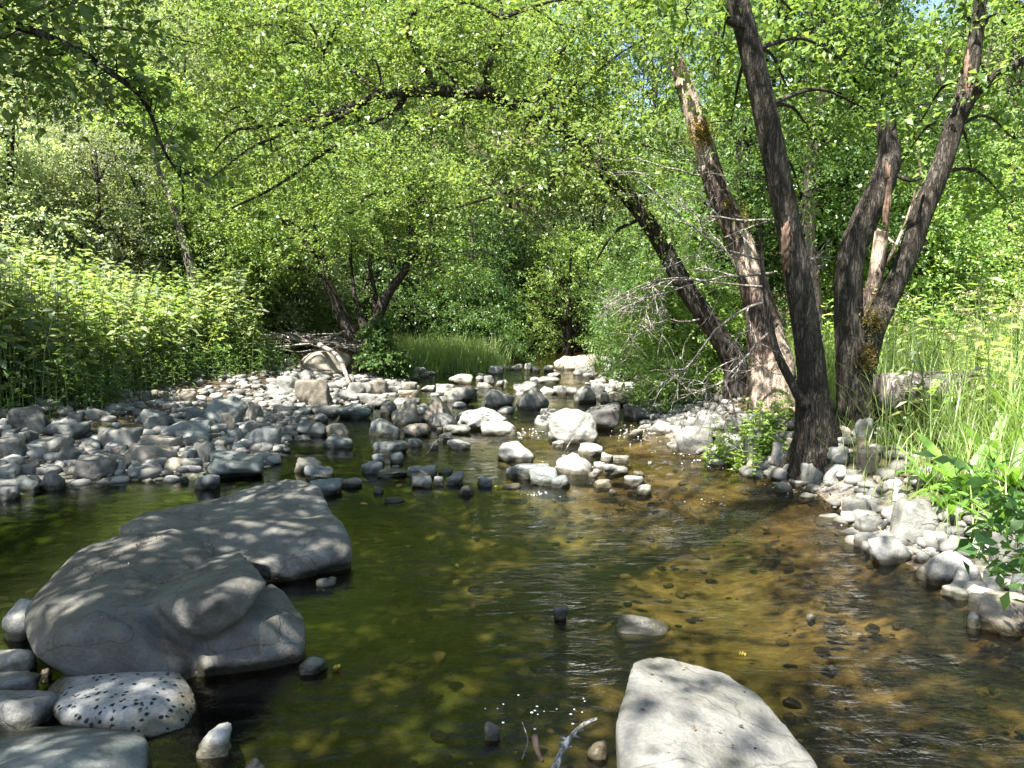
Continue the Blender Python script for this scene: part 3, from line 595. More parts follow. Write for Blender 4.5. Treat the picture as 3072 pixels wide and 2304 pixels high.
hull_rock('boulder', [
  [(270,1200,2.9),(330,1110,3.0),(520,970,3.12),(760,920,3.15),(980,925,3.15),(1130,975,3.08),(1200,1080,2.95),(1250,1150,2.9),(1275,1250,2.82),(1230,1310,2.74),(1200,1380,2.68),(1010,1450,2.62),(950,1450,2.6),(700,1400,2.62),(380,1380,2.64),(370,1270,2.7),(700,1250,2.68),(1000,1200,2.74)],
 ], LL, M_PIT, 'pale boulder riddled with small black pits, lower left foreground', .011, 6, 5, .006,
 extra=[[(60,2.78),(180,2.72),(185,3.0),(75,3.0),(100,2.68)]])
hull_rock('boulder', [
  [(-200,1480,2.55),(0,1430,2.62),(230,1380,2.68),(420,1375,2.68),(600,1405,2.64),(930,1425,2.58),(955,1480,2.5),(920,1640,2.36),(880,1720,2.28),(500,1800,2.1),(0,1900,2.1),(-200,1800,2.1),(500,1560,2.3)],
 ], LL, M_ROCKS, 'slate-green rounded boulder filling the lower left corner', .013, 6, 12, .008,
 extra=[[(-60,2.5),(135,2.5),(130,2.3),(-40,2.0),(120,2.15)]])
hull_rock('boulder', [
  [(1365,1420,2.62),(1420,1413,2.68),(1560,1445,2.62),(1640,1492,2.5),(1700,1560,2.34),(1768,1648,2.15),(1780,1720,1.98),(1350,1500,2.38),(1336,1560,2.2),(1338,1660,2.0),(1345,1800,1.75),(1600,1850,1.65),(1550,1560,2.2),(1450,1650,1.95)],
 ], F2, M_ROCK, 'big pale flat-topped boulder in the right foreground', .012, 7, 15, .008,
 extra=[[(645,2.5),(775,2.35),(815,2.05),(628,2.0),(650,1.5),(840,1.6)]])

# ---- filler cobbles: left bar, far riffle, right bank
_occ = np.array([[r['x'], r['y'], r['w']/2] for r in ROCKS])
def scatter(poly, n, wmin, wmax, tones, group_zone):
    global _occ
    k = 0; tries = 0; r = np.random.default_rng(len(ROCKS))
    ps = np.array([ground(*p)[:2] for p in poly]); lo, hi = ps.min(0), ps.max(0)
    from mathutils.geometry import intersect_point_tri_2d
    while k < n and tries < 6000:
        tries += 1; x, y = r.uniform(lo, hi)
        c = False
        for i in range(len(ps)):
            a, b = ps[i], ps[(i+1) % len(ps)]
            if (a[1] > y) != (b[1] > y) and x < (b[0]-a[0])*(y-a[1])/(b[1]-a[1])+a[0]: c = not c
        if not c: continue
        wd = wmin+(wmax-wmin)*r.uniform()**2.2
        if (np.hypot(_occ[:, 0]-x, _occ[:, 1]-y) < (_occ[:, 2]+wd/2)*.72).any(): continue
        z = max(gh(x, y), 0); h = wd*r.uniform(.3, .6)
        rock_at(x, y, z, wd, wd*r.uniform(.6, 1), h, h*1.6+.02, r.choice(list(tones)), r.choice(['r', 'r', 'a', 'f']), None, r.uniform(-.2, .2))
        _occ = np.vstack([_occ, [x, y, wd/2]]); k += 1
NLEFT = max(0, 296-len(ROCKS)); print('rocks placed by hand', len(ROCKS), 'fill', NLEFT)
scatter([(0,1070),(590,1000),(640,880),(560,830),(300,850),(0,900)], int(NLEFT*.4), .16, .42, 'gsgsd', 'bar')
scatter([(560,860),(860,900),(1380,880),(1400,790),(1000,775),(620,790)], int(NLEFT*.34), .2, .6, 'wwgwt', 'riffle')
scatter([(1450,950),(1600,1000),(1820,1110),(1870,1160),(2000,1230),(2200,1350),(2212,1150),(1900,980),(1500,900)], NLEFT-int(NLEFT*.4)-int(NLEFT*.34), .07, .2, 'wwgt', 'bank')
# labels: hand-written for landmarks, the rest named by where they lie from the nearest landmark
marks = [r for r in ROCKS if r['desc']]
import re as _re
used = {}
def side(r, m):
    dx, dy = r['x']-m['x'], r['y']-m['y']
    if abs(dx) > abs(dy): return 'right of' if dx > 0 else 'left of'
    return 'behind' if dy > 0 else 'in front of'
SHORT = lambda d: ' '.join(d.replace(',', '').split()[:7])
def short(d):
    d = _re.split(r',| (?:in|at|with|under|lying|standing|leaning|beside|between|behind|among|of the|left of|right of|below|mirrored|tucked|wedged|topping|breaking|just|cut|half|riddled|filling|low|alone|before|on|second|across|near|off)\b', d)[0]
    return 'the '+d
sh_count = {}
for m in marks: sh_count[short(m['desc'])] = sh_count.get(short(m['desc']), 0)+1
marks_u = [m for m in marks if sh_count[short(m['desc'])] == 1]
pend = {}
for r in ROCKS:
    if r['desc']: r['o']['label'] = r['desc']; r['o']['group'] = 'rocks and boulders along the creek'; continue
    m = min(marks_u, key=lambda q: math.hypot(q['x']-r['x'], q['y']-r['y'])-q['w']/2)
    pend.setdefault((id(m), side(r, m)), []).append((math.hypot(m['x']-r['x'], m['y']-r['y']), r, m))
ORD = ['closest', 'second closest', 'third closest', 'fourth closest', 'fifth closest', 'sixth closest', 'seventh closest', 'eighth closest', 'ninth closest', 'tenth closest'] + ['%dth closest' % i for i in range(11, 60)]
SH = dict(r='rounded', a='angular', f='flat', p='peaked')
for (mid, sd), lst in pend.items():
    lst.sort(key=lambda t: t[0])
    for i, (_, r, m) in enumerate(lst):
        r['o']['label'] = f"{TONE[r['tone']]} {SH[r['kind']]} {'boulder' if r['w'] > .45 else 'stone'}, {ORD[i]} {sd} {short(m['desc'])}"
        r['o']['group'] = 'rocks and boulders along the creek'

# ---- gravel: thousands of pebbles, uncountable
def pebbles(name, n, region, wmin, wmax, mats, under=False, seed=3, raft=False, label=None, cat=None):
    r = np.random.default_rng(seed); ps = []
    while len(ps) < n:
        c = np.column_stack([r.uniform(region[0], region[1], 4000), r.uniform(region[2], region[3], 4000)])
        d = sdist(c)
        ok = (d < -.05) if raft else ((d < -.02) & (d > -3)) if under else ((d > -.12) & (d < np.where(c[:, 0] < np.interp(c[:, 1], CY, CX), 3.4, 1.5)*r.uniform(.3, 1, len(c))))
        ps += list(c[ok])
    ps = np.array(ps[:n]); z = height(ps); U, Fc = ICO[2 if wmax > .05 else 1]; nv = len(U)
    base = [rock_shape('aafr'[k % 4], 900+k, 2 if wmax > .05 else 1)[0] for k in range(12)]
    V = np.zeros((n, nv, 3)); a = r.uniform(0, 6.28, n); w_ = wmin+(wmax-wmin)*r.uniform(0, 1, n)**2.5
    for k in range(12):
        i = np.arange(n) % 12 == k; b = base[k][None]*(w_[i][:, None, None]/2)*np.array([1, .75, .5])
        c, s = np.cos(a[i])[:, None], np.sin(a[i])[:, None]
        V[i] = np.stack([b[..., 0]*c-b[..., 1]*s, b[..., 0]*s+b[..., 1]*c, b[..., 2]], -1)
    V += np.column_stack([ps, (np.maximum(z, -.12)+w_*.12) if not raft else -.01+r.uniform(-.04, .03, n)+w_*.02])[:, None]
    Fa = (Fc[None]+np.arange(n)[:, None, None]*nv).reshape(-1, 3)
    mi = np.repeat(r.integers(0, len(mats), n), len(Fc))
    add(name, mk_mesh(name, V.reshape(-1, 3), Fa, mats, True, mi), kind='stuff', label=label, cat=cat)
def peb_mat(name, a, b, c):
    m, N, Lk, out = nmat(name); g = N('NewGeometry'); r = ramp(N, [(0, a), (.5, b), (1, c)]); Lk(g.outputs['Random Per Island'], r.inputs[0])
    s = N('SeparateXYZ'); Lk(g.outputs['Position'], s.inputs[0]); mr = N('MapRange', i_1=.0, i_2=.025, i_3=1, i_4=0); Lk(s.outputs[2], mr.inputs[0])
    mw = N('MixRGB', blend_type='MULTIPLY'); mw.inputs[2].default_value = (.4, .36, .26, 1); Lk(mr.outputs[0], mw.inputs[0]); Lk(r.outputs[0], mw.inputs[1])
    p = N('BsdfPrincipled', i_Roughness=.8); Lk(mw.outputs[0], p.inputs['Base Color']); Lk(p.outputs[0], out.inputs[0]); return m
M_PEB = peb_mat('pebble', (.09, .088, .078), (.18, .172, .155), (.31, .3, .275)); M_PEB2 = peb_mat('brown_pebble', (.1, .075, .05), (.19, .15, .1), (.3, .24, .16))
pebbles('gravel', 5400, (-8, 6, 2.6, 20), .035, .24, [M_PEB], label='grey gravel and small cobbles covering the creek banks', cat='gravel')
pebbles('riffle_cobbles', 80, (-2.6, 4.5, 9.8, 19), .12, .55, [M_PEB], seed=21, raft=True, label='uncounted broken cobbles packed between the riffle stones', cat='cobbles')
pebbles('bed_stones', 1500, (-5, 4, 1.6, 16), .02, .1, [M_PEB2], True, 9, label='brown stones lying on the creek bed under shallow water', cat='creek bed stones')
# ------------------------------------------------------------------ vegetation
def tree(name, x, y, hgt, rad, mat, label, cat='tree', group=None, leaf=.075, ntw=2400, nclump=44, base=.12, seed=0, bark=None, trunk_r=.1, lean=(0, 0), n_leaf=18, flatc=.6, top=None, stems=3, twl=.6):
    """trunk(s), limbs and a crown of leaf sprays grouped into clumps with gaps between"""
    r = np.random.default_rng(seed+11); z0 = gh(x, y)-.05
    o = empty(name, (x, y, z0), label, cat, group)
    cl = []
    for k in range(nclump):
        t = r.uniform(base, 1.0); a = r.uniform(0, 6.28)
        prof = math.sin(math.pi*min(1, (t-base)/(1-base)*.8+.2))**.6
        rr = rad*prof*r.uniform(.35, 1.0); cl.append([math.cos(a)*rr+lean[0]*t, math.sin(a)*rr+lean[1]*t, hgt*t, rad*r.uniform(.17, .36)])
    cl = np.array(cl); W = Wood()
    for s_ in range(stems):
        a = s_*6.28/stems+r.uniform(0, 1); f = .35*rad if stems > 1 else .08
        pts = catmull([[0, 0, 0], [math.cos(a)*f*.35+lean[0]*.25, math.sin(a)*f*.35+lean[1]*.25, hgt*.25], [math.cos(a)*f+lean[0]*.55, math.sin(a)*f+lean[1]*.55, hgt*.55], [math.cos(a)*f*1.3+lean[0]*.95, math.sin(a)*f*1.3+lean[1]*.95, hgt*.95]], 5)
        W.tube(pts, np.linspace(trunk_r, trunk_r*.15, len(pts)), 8, .08, seed+s_)
        for c in cl[s_::stems]:
            i = int(np.clip(np.interp(c[2]-.25*rad, pts[:, 2], np.arange(len(pts))), 0, len(pts)-1)); p = pts[i]
            q = catmull([p, (p+c[:3])/2+[0, 0, .12*rad], c[:3]], 4); W.tube(q, np.linspace(trunk_r*.32, trunk_r*.07, len(q)), 5)
            for b in range(3):
                e = c[:3]+unit(r.normal(size=3))*c[3]*.9; W.tube([c[:3], (c[:3]+e)/2+r.normal(size=3)*.05, e], [trunk_r*.09, trunk_r*.03], 4)
    add('trunk', W.mesh('trunk', bark or M_BARKD), o)
    per = np.maximum(8, (ntw*cl[:, 3]**2/np.sum(cl[:, 3]**2))).astype(int)
    C = np.repeat(cl, per, 0); m = len(C); b = ball(m, r, .7); P = C[:, :3]+b*C[:, 3:4]*np.array([1, 1, flatc])
    D = b+r.normal(size=b.shape)*.5; D[:, 2] *= .6
    V, Fa = sprays(P, D, twl*r.uniform(.5, 1.2, m), n_leaf, leaf*.88, r)
    add('crown', mk_mesh('crown', V, Fa, [mat]), o)
    return o
def X(px, Y): return float(at(px, 700, Y)[0])
# (px on the 2212 view, distance, height, radius, material, label, options)
G1 = 'shrubs and trees on the left slope'; G2 = 'trees closing the far end of the creek'; G3 = 'trees behind the right bank'
T = [
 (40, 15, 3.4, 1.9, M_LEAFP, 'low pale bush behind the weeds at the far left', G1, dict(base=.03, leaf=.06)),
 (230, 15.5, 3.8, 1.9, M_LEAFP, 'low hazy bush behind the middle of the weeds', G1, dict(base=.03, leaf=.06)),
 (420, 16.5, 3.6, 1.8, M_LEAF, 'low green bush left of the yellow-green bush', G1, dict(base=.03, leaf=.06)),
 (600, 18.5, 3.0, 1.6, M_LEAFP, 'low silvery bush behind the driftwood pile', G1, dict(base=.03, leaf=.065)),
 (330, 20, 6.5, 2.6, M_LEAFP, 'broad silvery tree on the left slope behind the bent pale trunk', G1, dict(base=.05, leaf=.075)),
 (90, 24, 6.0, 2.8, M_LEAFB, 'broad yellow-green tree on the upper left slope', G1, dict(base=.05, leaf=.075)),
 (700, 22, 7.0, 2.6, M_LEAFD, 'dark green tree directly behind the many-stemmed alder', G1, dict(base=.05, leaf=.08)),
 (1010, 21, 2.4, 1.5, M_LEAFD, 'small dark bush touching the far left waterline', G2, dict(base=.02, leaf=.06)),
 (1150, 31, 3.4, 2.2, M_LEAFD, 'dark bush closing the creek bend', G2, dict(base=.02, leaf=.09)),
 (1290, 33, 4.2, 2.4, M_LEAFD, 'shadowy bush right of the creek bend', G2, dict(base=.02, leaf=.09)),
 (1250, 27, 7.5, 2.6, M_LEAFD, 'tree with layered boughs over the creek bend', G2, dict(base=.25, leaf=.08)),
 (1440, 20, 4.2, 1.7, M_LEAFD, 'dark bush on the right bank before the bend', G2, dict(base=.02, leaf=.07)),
 (1560, 12.5, 3.0, 1.1, M_LEAFD, 'dark bush behind the roots of the snag', G3, dict(base=.02, leaf=.06)),
 (1960, 11.5, 2.6, 1.3, M_LEAF, 'green bush seen through the fork', G3, dict(base=.02, leaf=.06)),
 (1800, 15, 4.0, 1.7, M_LEAF, 'green bush low behind the tall trunk and stub', G3, dict(base=.02, leaf=.065)),
 (-60, 13.5, 3.6, 1.9, M_LEAFP, 'pale grey-green willow shrub at the far left edge above the weeds', G1, dict()),
 (130, 18, 4.6, 2.2, M_LEAFP, 'tall pale shrub with white glints behind the left weeds', G1, dict(leaf=.07)),
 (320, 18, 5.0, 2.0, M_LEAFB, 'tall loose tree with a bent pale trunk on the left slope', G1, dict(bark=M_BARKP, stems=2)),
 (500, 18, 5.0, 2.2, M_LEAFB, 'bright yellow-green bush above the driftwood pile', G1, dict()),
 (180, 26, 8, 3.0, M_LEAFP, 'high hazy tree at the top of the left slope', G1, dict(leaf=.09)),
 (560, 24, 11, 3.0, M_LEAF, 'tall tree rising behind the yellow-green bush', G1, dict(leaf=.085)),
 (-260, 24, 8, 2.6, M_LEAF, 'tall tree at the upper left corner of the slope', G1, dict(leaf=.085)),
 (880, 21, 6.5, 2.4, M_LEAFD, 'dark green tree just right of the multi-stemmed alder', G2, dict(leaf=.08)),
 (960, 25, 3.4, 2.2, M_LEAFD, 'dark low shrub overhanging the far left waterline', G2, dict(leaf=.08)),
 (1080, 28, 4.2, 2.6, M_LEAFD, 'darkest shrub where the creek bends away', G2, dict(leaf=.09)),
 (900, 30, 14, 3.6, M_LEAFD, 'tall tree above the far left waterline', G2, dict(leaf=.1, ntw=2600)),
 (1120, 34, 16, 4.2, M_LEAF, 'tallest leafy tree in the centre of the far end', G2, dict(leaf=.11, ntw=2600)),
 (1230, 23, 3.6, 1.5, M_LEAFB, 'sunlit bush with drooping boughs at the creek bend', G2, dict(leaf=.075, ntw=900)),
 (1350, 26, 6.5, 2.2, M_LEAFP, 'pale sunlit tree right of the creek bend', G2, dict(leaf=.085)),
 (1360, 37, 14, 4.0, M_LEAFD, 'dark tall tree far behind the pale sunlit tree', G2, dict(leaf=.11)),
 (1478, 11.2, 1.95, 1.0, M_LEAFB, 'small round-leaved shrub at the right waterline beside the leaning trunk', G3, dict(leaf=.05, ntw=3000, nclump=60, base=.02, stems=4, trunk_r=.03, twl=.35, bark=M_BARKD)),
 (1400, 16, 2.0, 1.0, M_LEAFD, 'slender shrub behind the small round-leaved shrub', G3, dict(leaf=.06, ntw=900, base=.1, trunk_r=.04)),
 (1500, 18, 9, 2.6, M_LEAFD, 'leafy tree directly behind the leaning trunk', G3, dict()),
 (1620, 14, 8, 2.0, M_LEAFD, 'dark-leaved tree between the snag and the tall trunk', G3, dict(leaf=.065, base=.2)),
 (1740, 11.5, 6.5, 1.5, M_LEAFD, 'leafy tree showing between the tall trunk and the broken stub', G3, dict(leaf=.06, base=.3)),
 (1870, 12.5, 5.2, 1.4, M_LEAFD, 'tree toned dark for shade behind the broken stub trunk', G3, dict(leaf=.06, base=.3)),
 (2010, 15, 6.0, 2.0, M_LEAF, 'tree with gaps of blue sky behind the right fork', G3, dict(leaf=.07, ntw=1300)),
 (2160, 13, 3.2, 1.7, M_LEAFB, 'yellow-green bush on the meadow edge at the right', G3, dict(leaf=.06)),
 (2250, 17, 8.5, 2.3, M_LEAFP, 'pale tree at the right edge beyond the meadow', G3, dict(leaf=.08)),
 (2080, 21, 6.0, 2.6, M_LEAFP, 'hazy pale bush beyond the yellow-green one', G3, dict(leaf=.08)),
 (1700, 24, 13, 3.2, M_LEAFD, 'tall dark tree far behind the tall trunk', G3, dict(leaf=.1)),
]
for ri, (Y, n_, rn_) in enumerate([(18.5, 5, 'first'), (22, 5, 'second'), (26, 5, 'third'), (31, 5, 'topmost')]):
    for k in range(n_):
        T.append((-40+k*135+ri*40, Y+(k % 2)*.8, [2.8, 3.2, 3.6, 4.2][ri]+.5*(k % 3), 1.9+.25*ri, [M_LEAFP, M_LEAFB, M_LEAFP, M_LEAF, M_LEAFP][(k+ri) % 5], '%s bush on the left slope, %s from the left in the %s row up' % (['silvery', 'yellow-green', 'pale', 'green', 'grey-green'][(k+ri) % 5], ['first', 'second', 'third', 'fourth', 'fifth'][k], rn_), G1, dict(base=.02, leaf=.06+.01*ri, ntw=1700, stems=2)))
for i, (px, Y, hh, rr, mt, lb, gp, op) in enumerate(T):
    kw = dict(ntw=2400, seed=i*7); kw.update(op); tree('bush' if hh < 4.3 else 'broadleaf_tree', X(px, Y), Y, hh, rr, mt, lb, 'bush' if hh < 4.3 else 'tree', gp, **kw)
# conifers far behind
def conifer(x, y, hgt, rad, label, bark, seed, ntw=1500):
    r = np.random.default_rng(seed); z0 = gh(x, y)-.1; o = empty('conifer_tree', (x, y, z0), label, 'tree', 'conifers standing behind the creek')
    W = Wood(); pts = np.column_stack([np.zeros(12), np.zeros(12), np.linspace(0, hgt, 12)]); W.tube(pts, np.linspace(hgt*.018+.06, .02, 12), 9, .05, seed)
    P = []; D = []
    for k in range(int(hgt*9)):
        t = r.uniform(.22, .98)*hgt; a = r.uniform(0, 6.28); L = rad*(1-t/hgt*.85)*r.uniform(.6, 1.1); d = np.array([math.cos(a), math.sin(a), -.25]); p = np.array([0, 0, t])
        W.tube([p, p+d*L*.5+[0, 0, .1], p+d*L], [.035, .008], 4)
        q = int(ntw/(hgt*9))+1; s_ = r.uniform(.25, 1, q); P += [p+d*L*v for v in s_]; D += [d+r.normal(size=3)*.5 for v in s_]
    add('trunk', W.mesh('trunk', bark), o)
    V, Fa = sprays(np.array(P), np.array(D), np.full(len(P), .55), 16, .11, r, wr=.3); add('crown', mk_mesh('crown', V, Fa, [M_CONI]), o)
for i, (px, Y, hh, rr, lb, bk) in enumerate([
  (1890, 19, 15, 1.8, 'conifer with a straight pale pinkish trunk behind the broken stub', M_BARKP),
  (800, 27, 16, 2.2, 'conifer left of the blue sky gap over the creek', M_BARKD), (990, 36, 19, 2.6, 'tall conifer in the middle of the far canopy', M_BARKD),
  (450, 30, 16, 2.4, 'dark conifer high on the left slope', M_BARKD), (1290, 42, 20, 2.8, 'tall conifer right of the far bend', M_BARKD), (2150, 30, 15, 2.5, 'conifer beyond the meadow at the right', M_BARKD), (60, 33, 15, 2.6, 'dark conifer at the upper left horizon', M_BARKD), (1560, 33, 19, 2.6, 'tall conifer behind the broken snag', M_BARKD)]):
    conifer(X(px, Y), Y, hh, rr, lb, bk, 60+i)
# far wooded slopes: one mass
def mass(name, n, boxes, leaf, mat, label, seed):
    r = np.random.default_rng(seed); P = []
    for (x0, x1, y0, y1, zt) in boxes:
        k = n//len(boxes); c = np.column_stack([r.uniform(x0, x1, k), r.uniform(y0, y1, k)]); g = height(c)
        bump = .5+.5*np.abs(np.sin(c[:, 0]*.55+seed)*np.cos(c[:, 1]*.4))
        P.append(np.column_stack([c, g+zt*bump*r.uniform(0, 1, k)**.7]))
    P = np.vstack(P); D = r.normal(size=P.shape); V, Fa = sprays(P, D, np.full(len(P), 1.1), 12, leaf, r)
    add(name, mk_mesh(name, V, Fa, [mat]), kind='stuff', label=label, cat='woodland')
mass('woodland', 15000, [(-34, -8, 24, 44, 9), (-12, 14, 44, 56, 10), (10, 34, 24, 46, 8), (-14, 16, 50, 62, 13)], .24, M_LEAF, 'distant wooded canyon slopes closing the view behind the creek', 5)

# multi-stemmed alder on the driftwood mound, centre left
def P2(px, py, Y): return at(px, py, Y)
def stem_tree(label, name, cat, stems, mat, crown=None, group=None, extra=None, roots=0, rl=.42):
    b0 = np.array(stems[0][0][0], float); gz = gh(b0[0], b0[1])
    q0 = np.array([b0[0], b0[1], min(b0[2], gz)-.22]); stems = [([q0]+list(stems[0][0]), [stems[0][1][0]*1.25]+list(stems[0][1]), *stems[0][2:])]+list(stems[1:])
    if roots:
        rr_ = np.random.default_rng(roots)
        for k in range(roots):
            a = k*6.28/roots+rr_.uniform(-.3, .3); L_ = rl*rr_.uniform(.6, 1.2); r0 = stems[0][1][1]; pr = []
            for t in (0, .18, .45, .75, 1):
                x_, y_ = b0[0]+math.cos(a+.3*t)*L_*t, b0[1]+math.sin(a+.3*t)*L_*t; pr.append(np.array([x_, y_, gh(x_, y_)+(.34-.3*min(1, t*3))*(1 if t < .4 else .2)-.05*t]))
            stems.append((pr, [r0*.5, r0*.36, r0*.22, r0*.1], .1, 0))
    o = empty(name, tuple(stems[0][0][0]), label, cat, group); base = np.array(stems[0][0][0]); W = Wood()
    for i, (pts, rad, rough, rag) in enumerate(stems):
        p = catmull(np.array(pts)-base, 14 if rad[0] > .08 else 6); W.tube(p, rad, 28 if rad[0] > .08 else 8, rough, 31+i, rag)
    if extra: extra(W, base)
    add('trunk', W.mesh('trunk', mat), o)
    if crown:
        P, D, L, nl, lf, lm, sd = crown; r = np.random.default_rng(sd)
        V, Fa = sprays(P-base, D, L, nl, lf, r); add('crown', mk_mesh('crown', V, Fa, [lm]), o)
    return o, base
def clump_pts(cl, seed, flatc=.6):
    """cl: list of (centre xyz, radius, n twigs)"""
    r = np.random.default_rng(seed); P = []; D = []
    for c, rd, n in cl:
        b = ball(n, r, .7); P.append(np.asarray(c)+b*rd*np.array([1, 1, flatc])); D.append(b+r.normal(size=b.shape)*.6)
    P = np.vstack(P); D = np.vstack(D); D[:, 2] *= .6; return P, D, r.uniform(.3, .65, len(P))
def limbs_to(W, base, frm, cl, r0=.03):
    frm = np.array(frm)-base
    for c, rd, n in cl:
        c = np.array(c)-base; i = np.argmin(np.linalg.norm(frm-c, axis=1)); p = frm[i]
        q = catmull([p, (p+c)/2+[0, 0, .15], c], 5); W.tube(q, np.linspace(r0, r0*.25, len(q)), 6)
        rr = np.random.default_rng(int(abs(c[0]*100))+1)
        for b in range(5):
            e = c+unit(rr.normal(size=3))*rd*np.array([1, 1, .6]); W.tube([c, (c+e)/2+rr.normal(size=3)*.06, e], [r0*.28, r0*.08], 4)
YA = 16.0
cl = [(P2(px, py, YA+dy), rd, n) for px, py, dy, rd, n in [(560,470,0,.9,150),(640,420,.5,.9,170),(720,380,0,.9,170),(800,420,.4,1.0,190),(880,400,-.3,.9,170),(950,450,0,.8,130),(600,530,-.3,.6,90),(720,500,.5,.6,90),(830,500,.4,.6,90),(950,530,-.3,.6,80),(560,590,-.2,.5,70),(640,560,-.6,.5,60),(960,590,-.2,.5,60),(760,520,-.9,.5,60),(520,540,.2,.7,90),(850,340,.5,.8,130),(760,460,-1.0,.8,140),(680,310,.6,.8,120),(980,390,.4,.7,100)]]
Pc = clump_pts(cl, 3)
b0 = P2(788, 775, YA)
stA = [([b0, P2(765,735,YA), P2(728,660,YA), P2(705,600,YA-.1), P2(690,520,YA)], [.18,.1,.04], .1, 0), ([b0, P2(790,720,YA), P2(770,660,YA+.1), P2(757,560,YA+.2)], [.16,.07,.02], .1, 0),
       ([b0, P2(805,715,YA), P2(835,640,YA-.1), P2(885,560,YA-.2), P2(885,450,YA)], [.18,.1,.04], .1, 0), ([P2(800,715,YA), P2(812,650,YA+.2), P2(800,560,YA+.2), P2(830,420,YA)], [.08,.05,.02], .1, 0), ([P2(700,590,YA), P2(660,520,YA-.2), P2(600,470,YA)], [.05,.02], .1, 0)]
stem_tree('many-stemmed alder leaning over the driftwood mound, centre left', 'alder_tree', 'tree', stA, M_BARK, (*Pc, 18, .068, M_LEAFB, 4), extra=lambda W, b: limbs_to(W, b, [P2(705,600,YA), P2(757,560,YA), P2(885,560,YA), P2(885,450,YA), P2(830,420,YA), P2(690,520,YA)], cl, .04))

# leaning arch tree
YL = 9.5
arch = [P2(1590,800,YL), P2(1555,730,YL), P2(1480,620,YL), P2(1400,480,YL), P2(1290,350,YL), P2(1190,262,YL), P2(1090,215,YL), P2(1000,198,YL-.1), P2(830,205,YL-.3), P2(700,252,YL-.5), P2(560,275,YL-.7)]
br = [([P2(1062,205,YL), P2(1050,160,YL-.1), P2(1068,110,YL), P2(1085,40,YL), P2(1060,-60,YL)], [.05,.035,.02], .08, 0),
      ([P2(830,205,YL-.3), P2(770,160,YL), P2(700,110,YL)], [.04,.015], .08, 0), ([P2(880,200,YL), P2(850,240,YL-.3), P2(760,290,YL-.5), P2(600,400,YL-.6), P2(500,450,YL-.8)], [.035,.02,.01], .08, 0),
      ([P2(800,215,YL-.3), P2(700,270,YL-.6), P2(560,310,YL-.8), P2(450,390,YL-.9)], [.03,.02,.008], .08, 0), ([P2(1290,350,YL), P2(1200,380,YL-.3), P2(1080,420,YL-.5), P2(980,450,YL-.6)], [.035,.02,.008], .08, 0),
      ([P2(1390,470,YL), P2(1330,500,YL-.2), P2(1290,560,YL-.3)], [.025,.01], .08, 0), ([P2(900,20,YL), P2(880,60,YL), P2(905,120,YL), P2(950,200,YL)], [.03,.04], .08, 0), ([P2(1240,60,YL), P2(1215,110,YL), P2(1180,190,YL), P2(1150,245,YL)], [.02,.035], .08, 0)]
ca = [(P2(px, py, YL+dy), rd, n) for px, py, dy, rd, n in [
 (1180,200,0,.55,80),(1100,140,.3,.55,80),(1000,130,0,.6,90),(900,150,.3,.55,80),(800,130,-.2,.6,90),(700,160,.2,.55,80),(620,230,-.4,.55,80),(560,130,0,.6,90),(700,330,-.5,.5,60),(590,330,-.8,.5,60),(1230,150,.3,.5,70),(1280,230,.2,.55,80),
 (1340,300,.3,.5,70),(1220,320,-.3,.5,70),(1120,300,-.2,.5,60),(1000,270,-.3,.45,40),(880,270,-.3,.45,50),(500,60,-.5,.6,80),(640,50,.2,.6,90),(780,30,.3,.6,90),(930,30,0,.6,90),(1080,30,.4,.6,90),(1200,50,.2,.6,90),(1330,110,.3,.6,90),(1400,200,.6,.5,70),(1440,330,.5,.5,60),(1180,410,-.4,.4,45),(1060,400,-.5,.4,45),(1390,420,-.3,.38,45),(1320,390,-.4,.38,45),(1290,300,-.4,.4,50),(1430,520,-.3,.3,26),(480,250,-.6,.45,50),(440,360,-.8,.35,30),(1320,20,.3,.5,70),(1440,60,.5,.5,60)]]
Pc = clump_pts(ca, 8)
def ex(W, b): limbs_to(W, b, arch[3:]+[P2(1068,110,YL), P2(1085,40,YL), P2(700,110,YL)], ca, .022)
stem_tree('long dark trunk arching left over the creek from the right bank', 'alder_tree', 'tree', [(arch, [.15,.12,.11,.1,.095,.09,.085,.07,.05,.04,.02], .07, 0)]+br, M_BARKD, (*Pc, 18, .056, M_LEAFB, 9), extra=ex)

# tall trunk, right of centre
Y1 = 6.6
cr = [(P2(px, py, Y1+dy), rd, n) for px, py, dy, rd, n in [(1480,20,.8,.45,60),(1560,90,1.2,.4,50),(1740,60,1.0,.45,60),(1700,190,1.3,.4,50),(1820,130,1.2,.4,45),(1760,300,1.5,.35,40),(1860,230,1.4,.35,40),(1400,-40,.6,.4,30),(1900,-60,.7,.4,30),(1730,420,1.6,.3,30),(1580,260,1.8,.35,40)]]
Pc = clump_pts(cr, 21)
t1 = [P2(1762,985,Y1), P2(1758,900,Y1), P2(1752,800,Y1), P2(1738,690,Y1), P2(1718,570,Y1), P2(1700,470,Y1), P2(1675,350,Y1), P2(1650,230,Y1), P2(1622,110,Y1), P2(1592,-10,Y1), P2(1560,-200,Y1), P2(1540,-420,Y1)]
o, b = stem_tree('tallest furrowed trunk on the right bank, running out of the top of the photo', 'alder_tree', 'tree',
   [(t1, [.2,.15,.118,.11,.104,.1,.098,.096,.09,.085,.07,.05], .07, 0), ([P2(1740,880,Y1-.1), P2(1712,830,Y1-.1), P2(1672,740,Y1-.1), P2(1650,600,Y1-.05), P2(1640,480,Y1)], [.05,.04,.03,.02,.012], .08, 0), ([P2(1600,50,Y1-.05), P2(1575,45,Y1-.1)], [.06,.03], .2, .03)],
   M_BARK, (*Pc, 13, .07, M_LEAF, 22), roots=7, extra=lambda W, b: limbs_to(W, b, t1[6:], cr, .025))
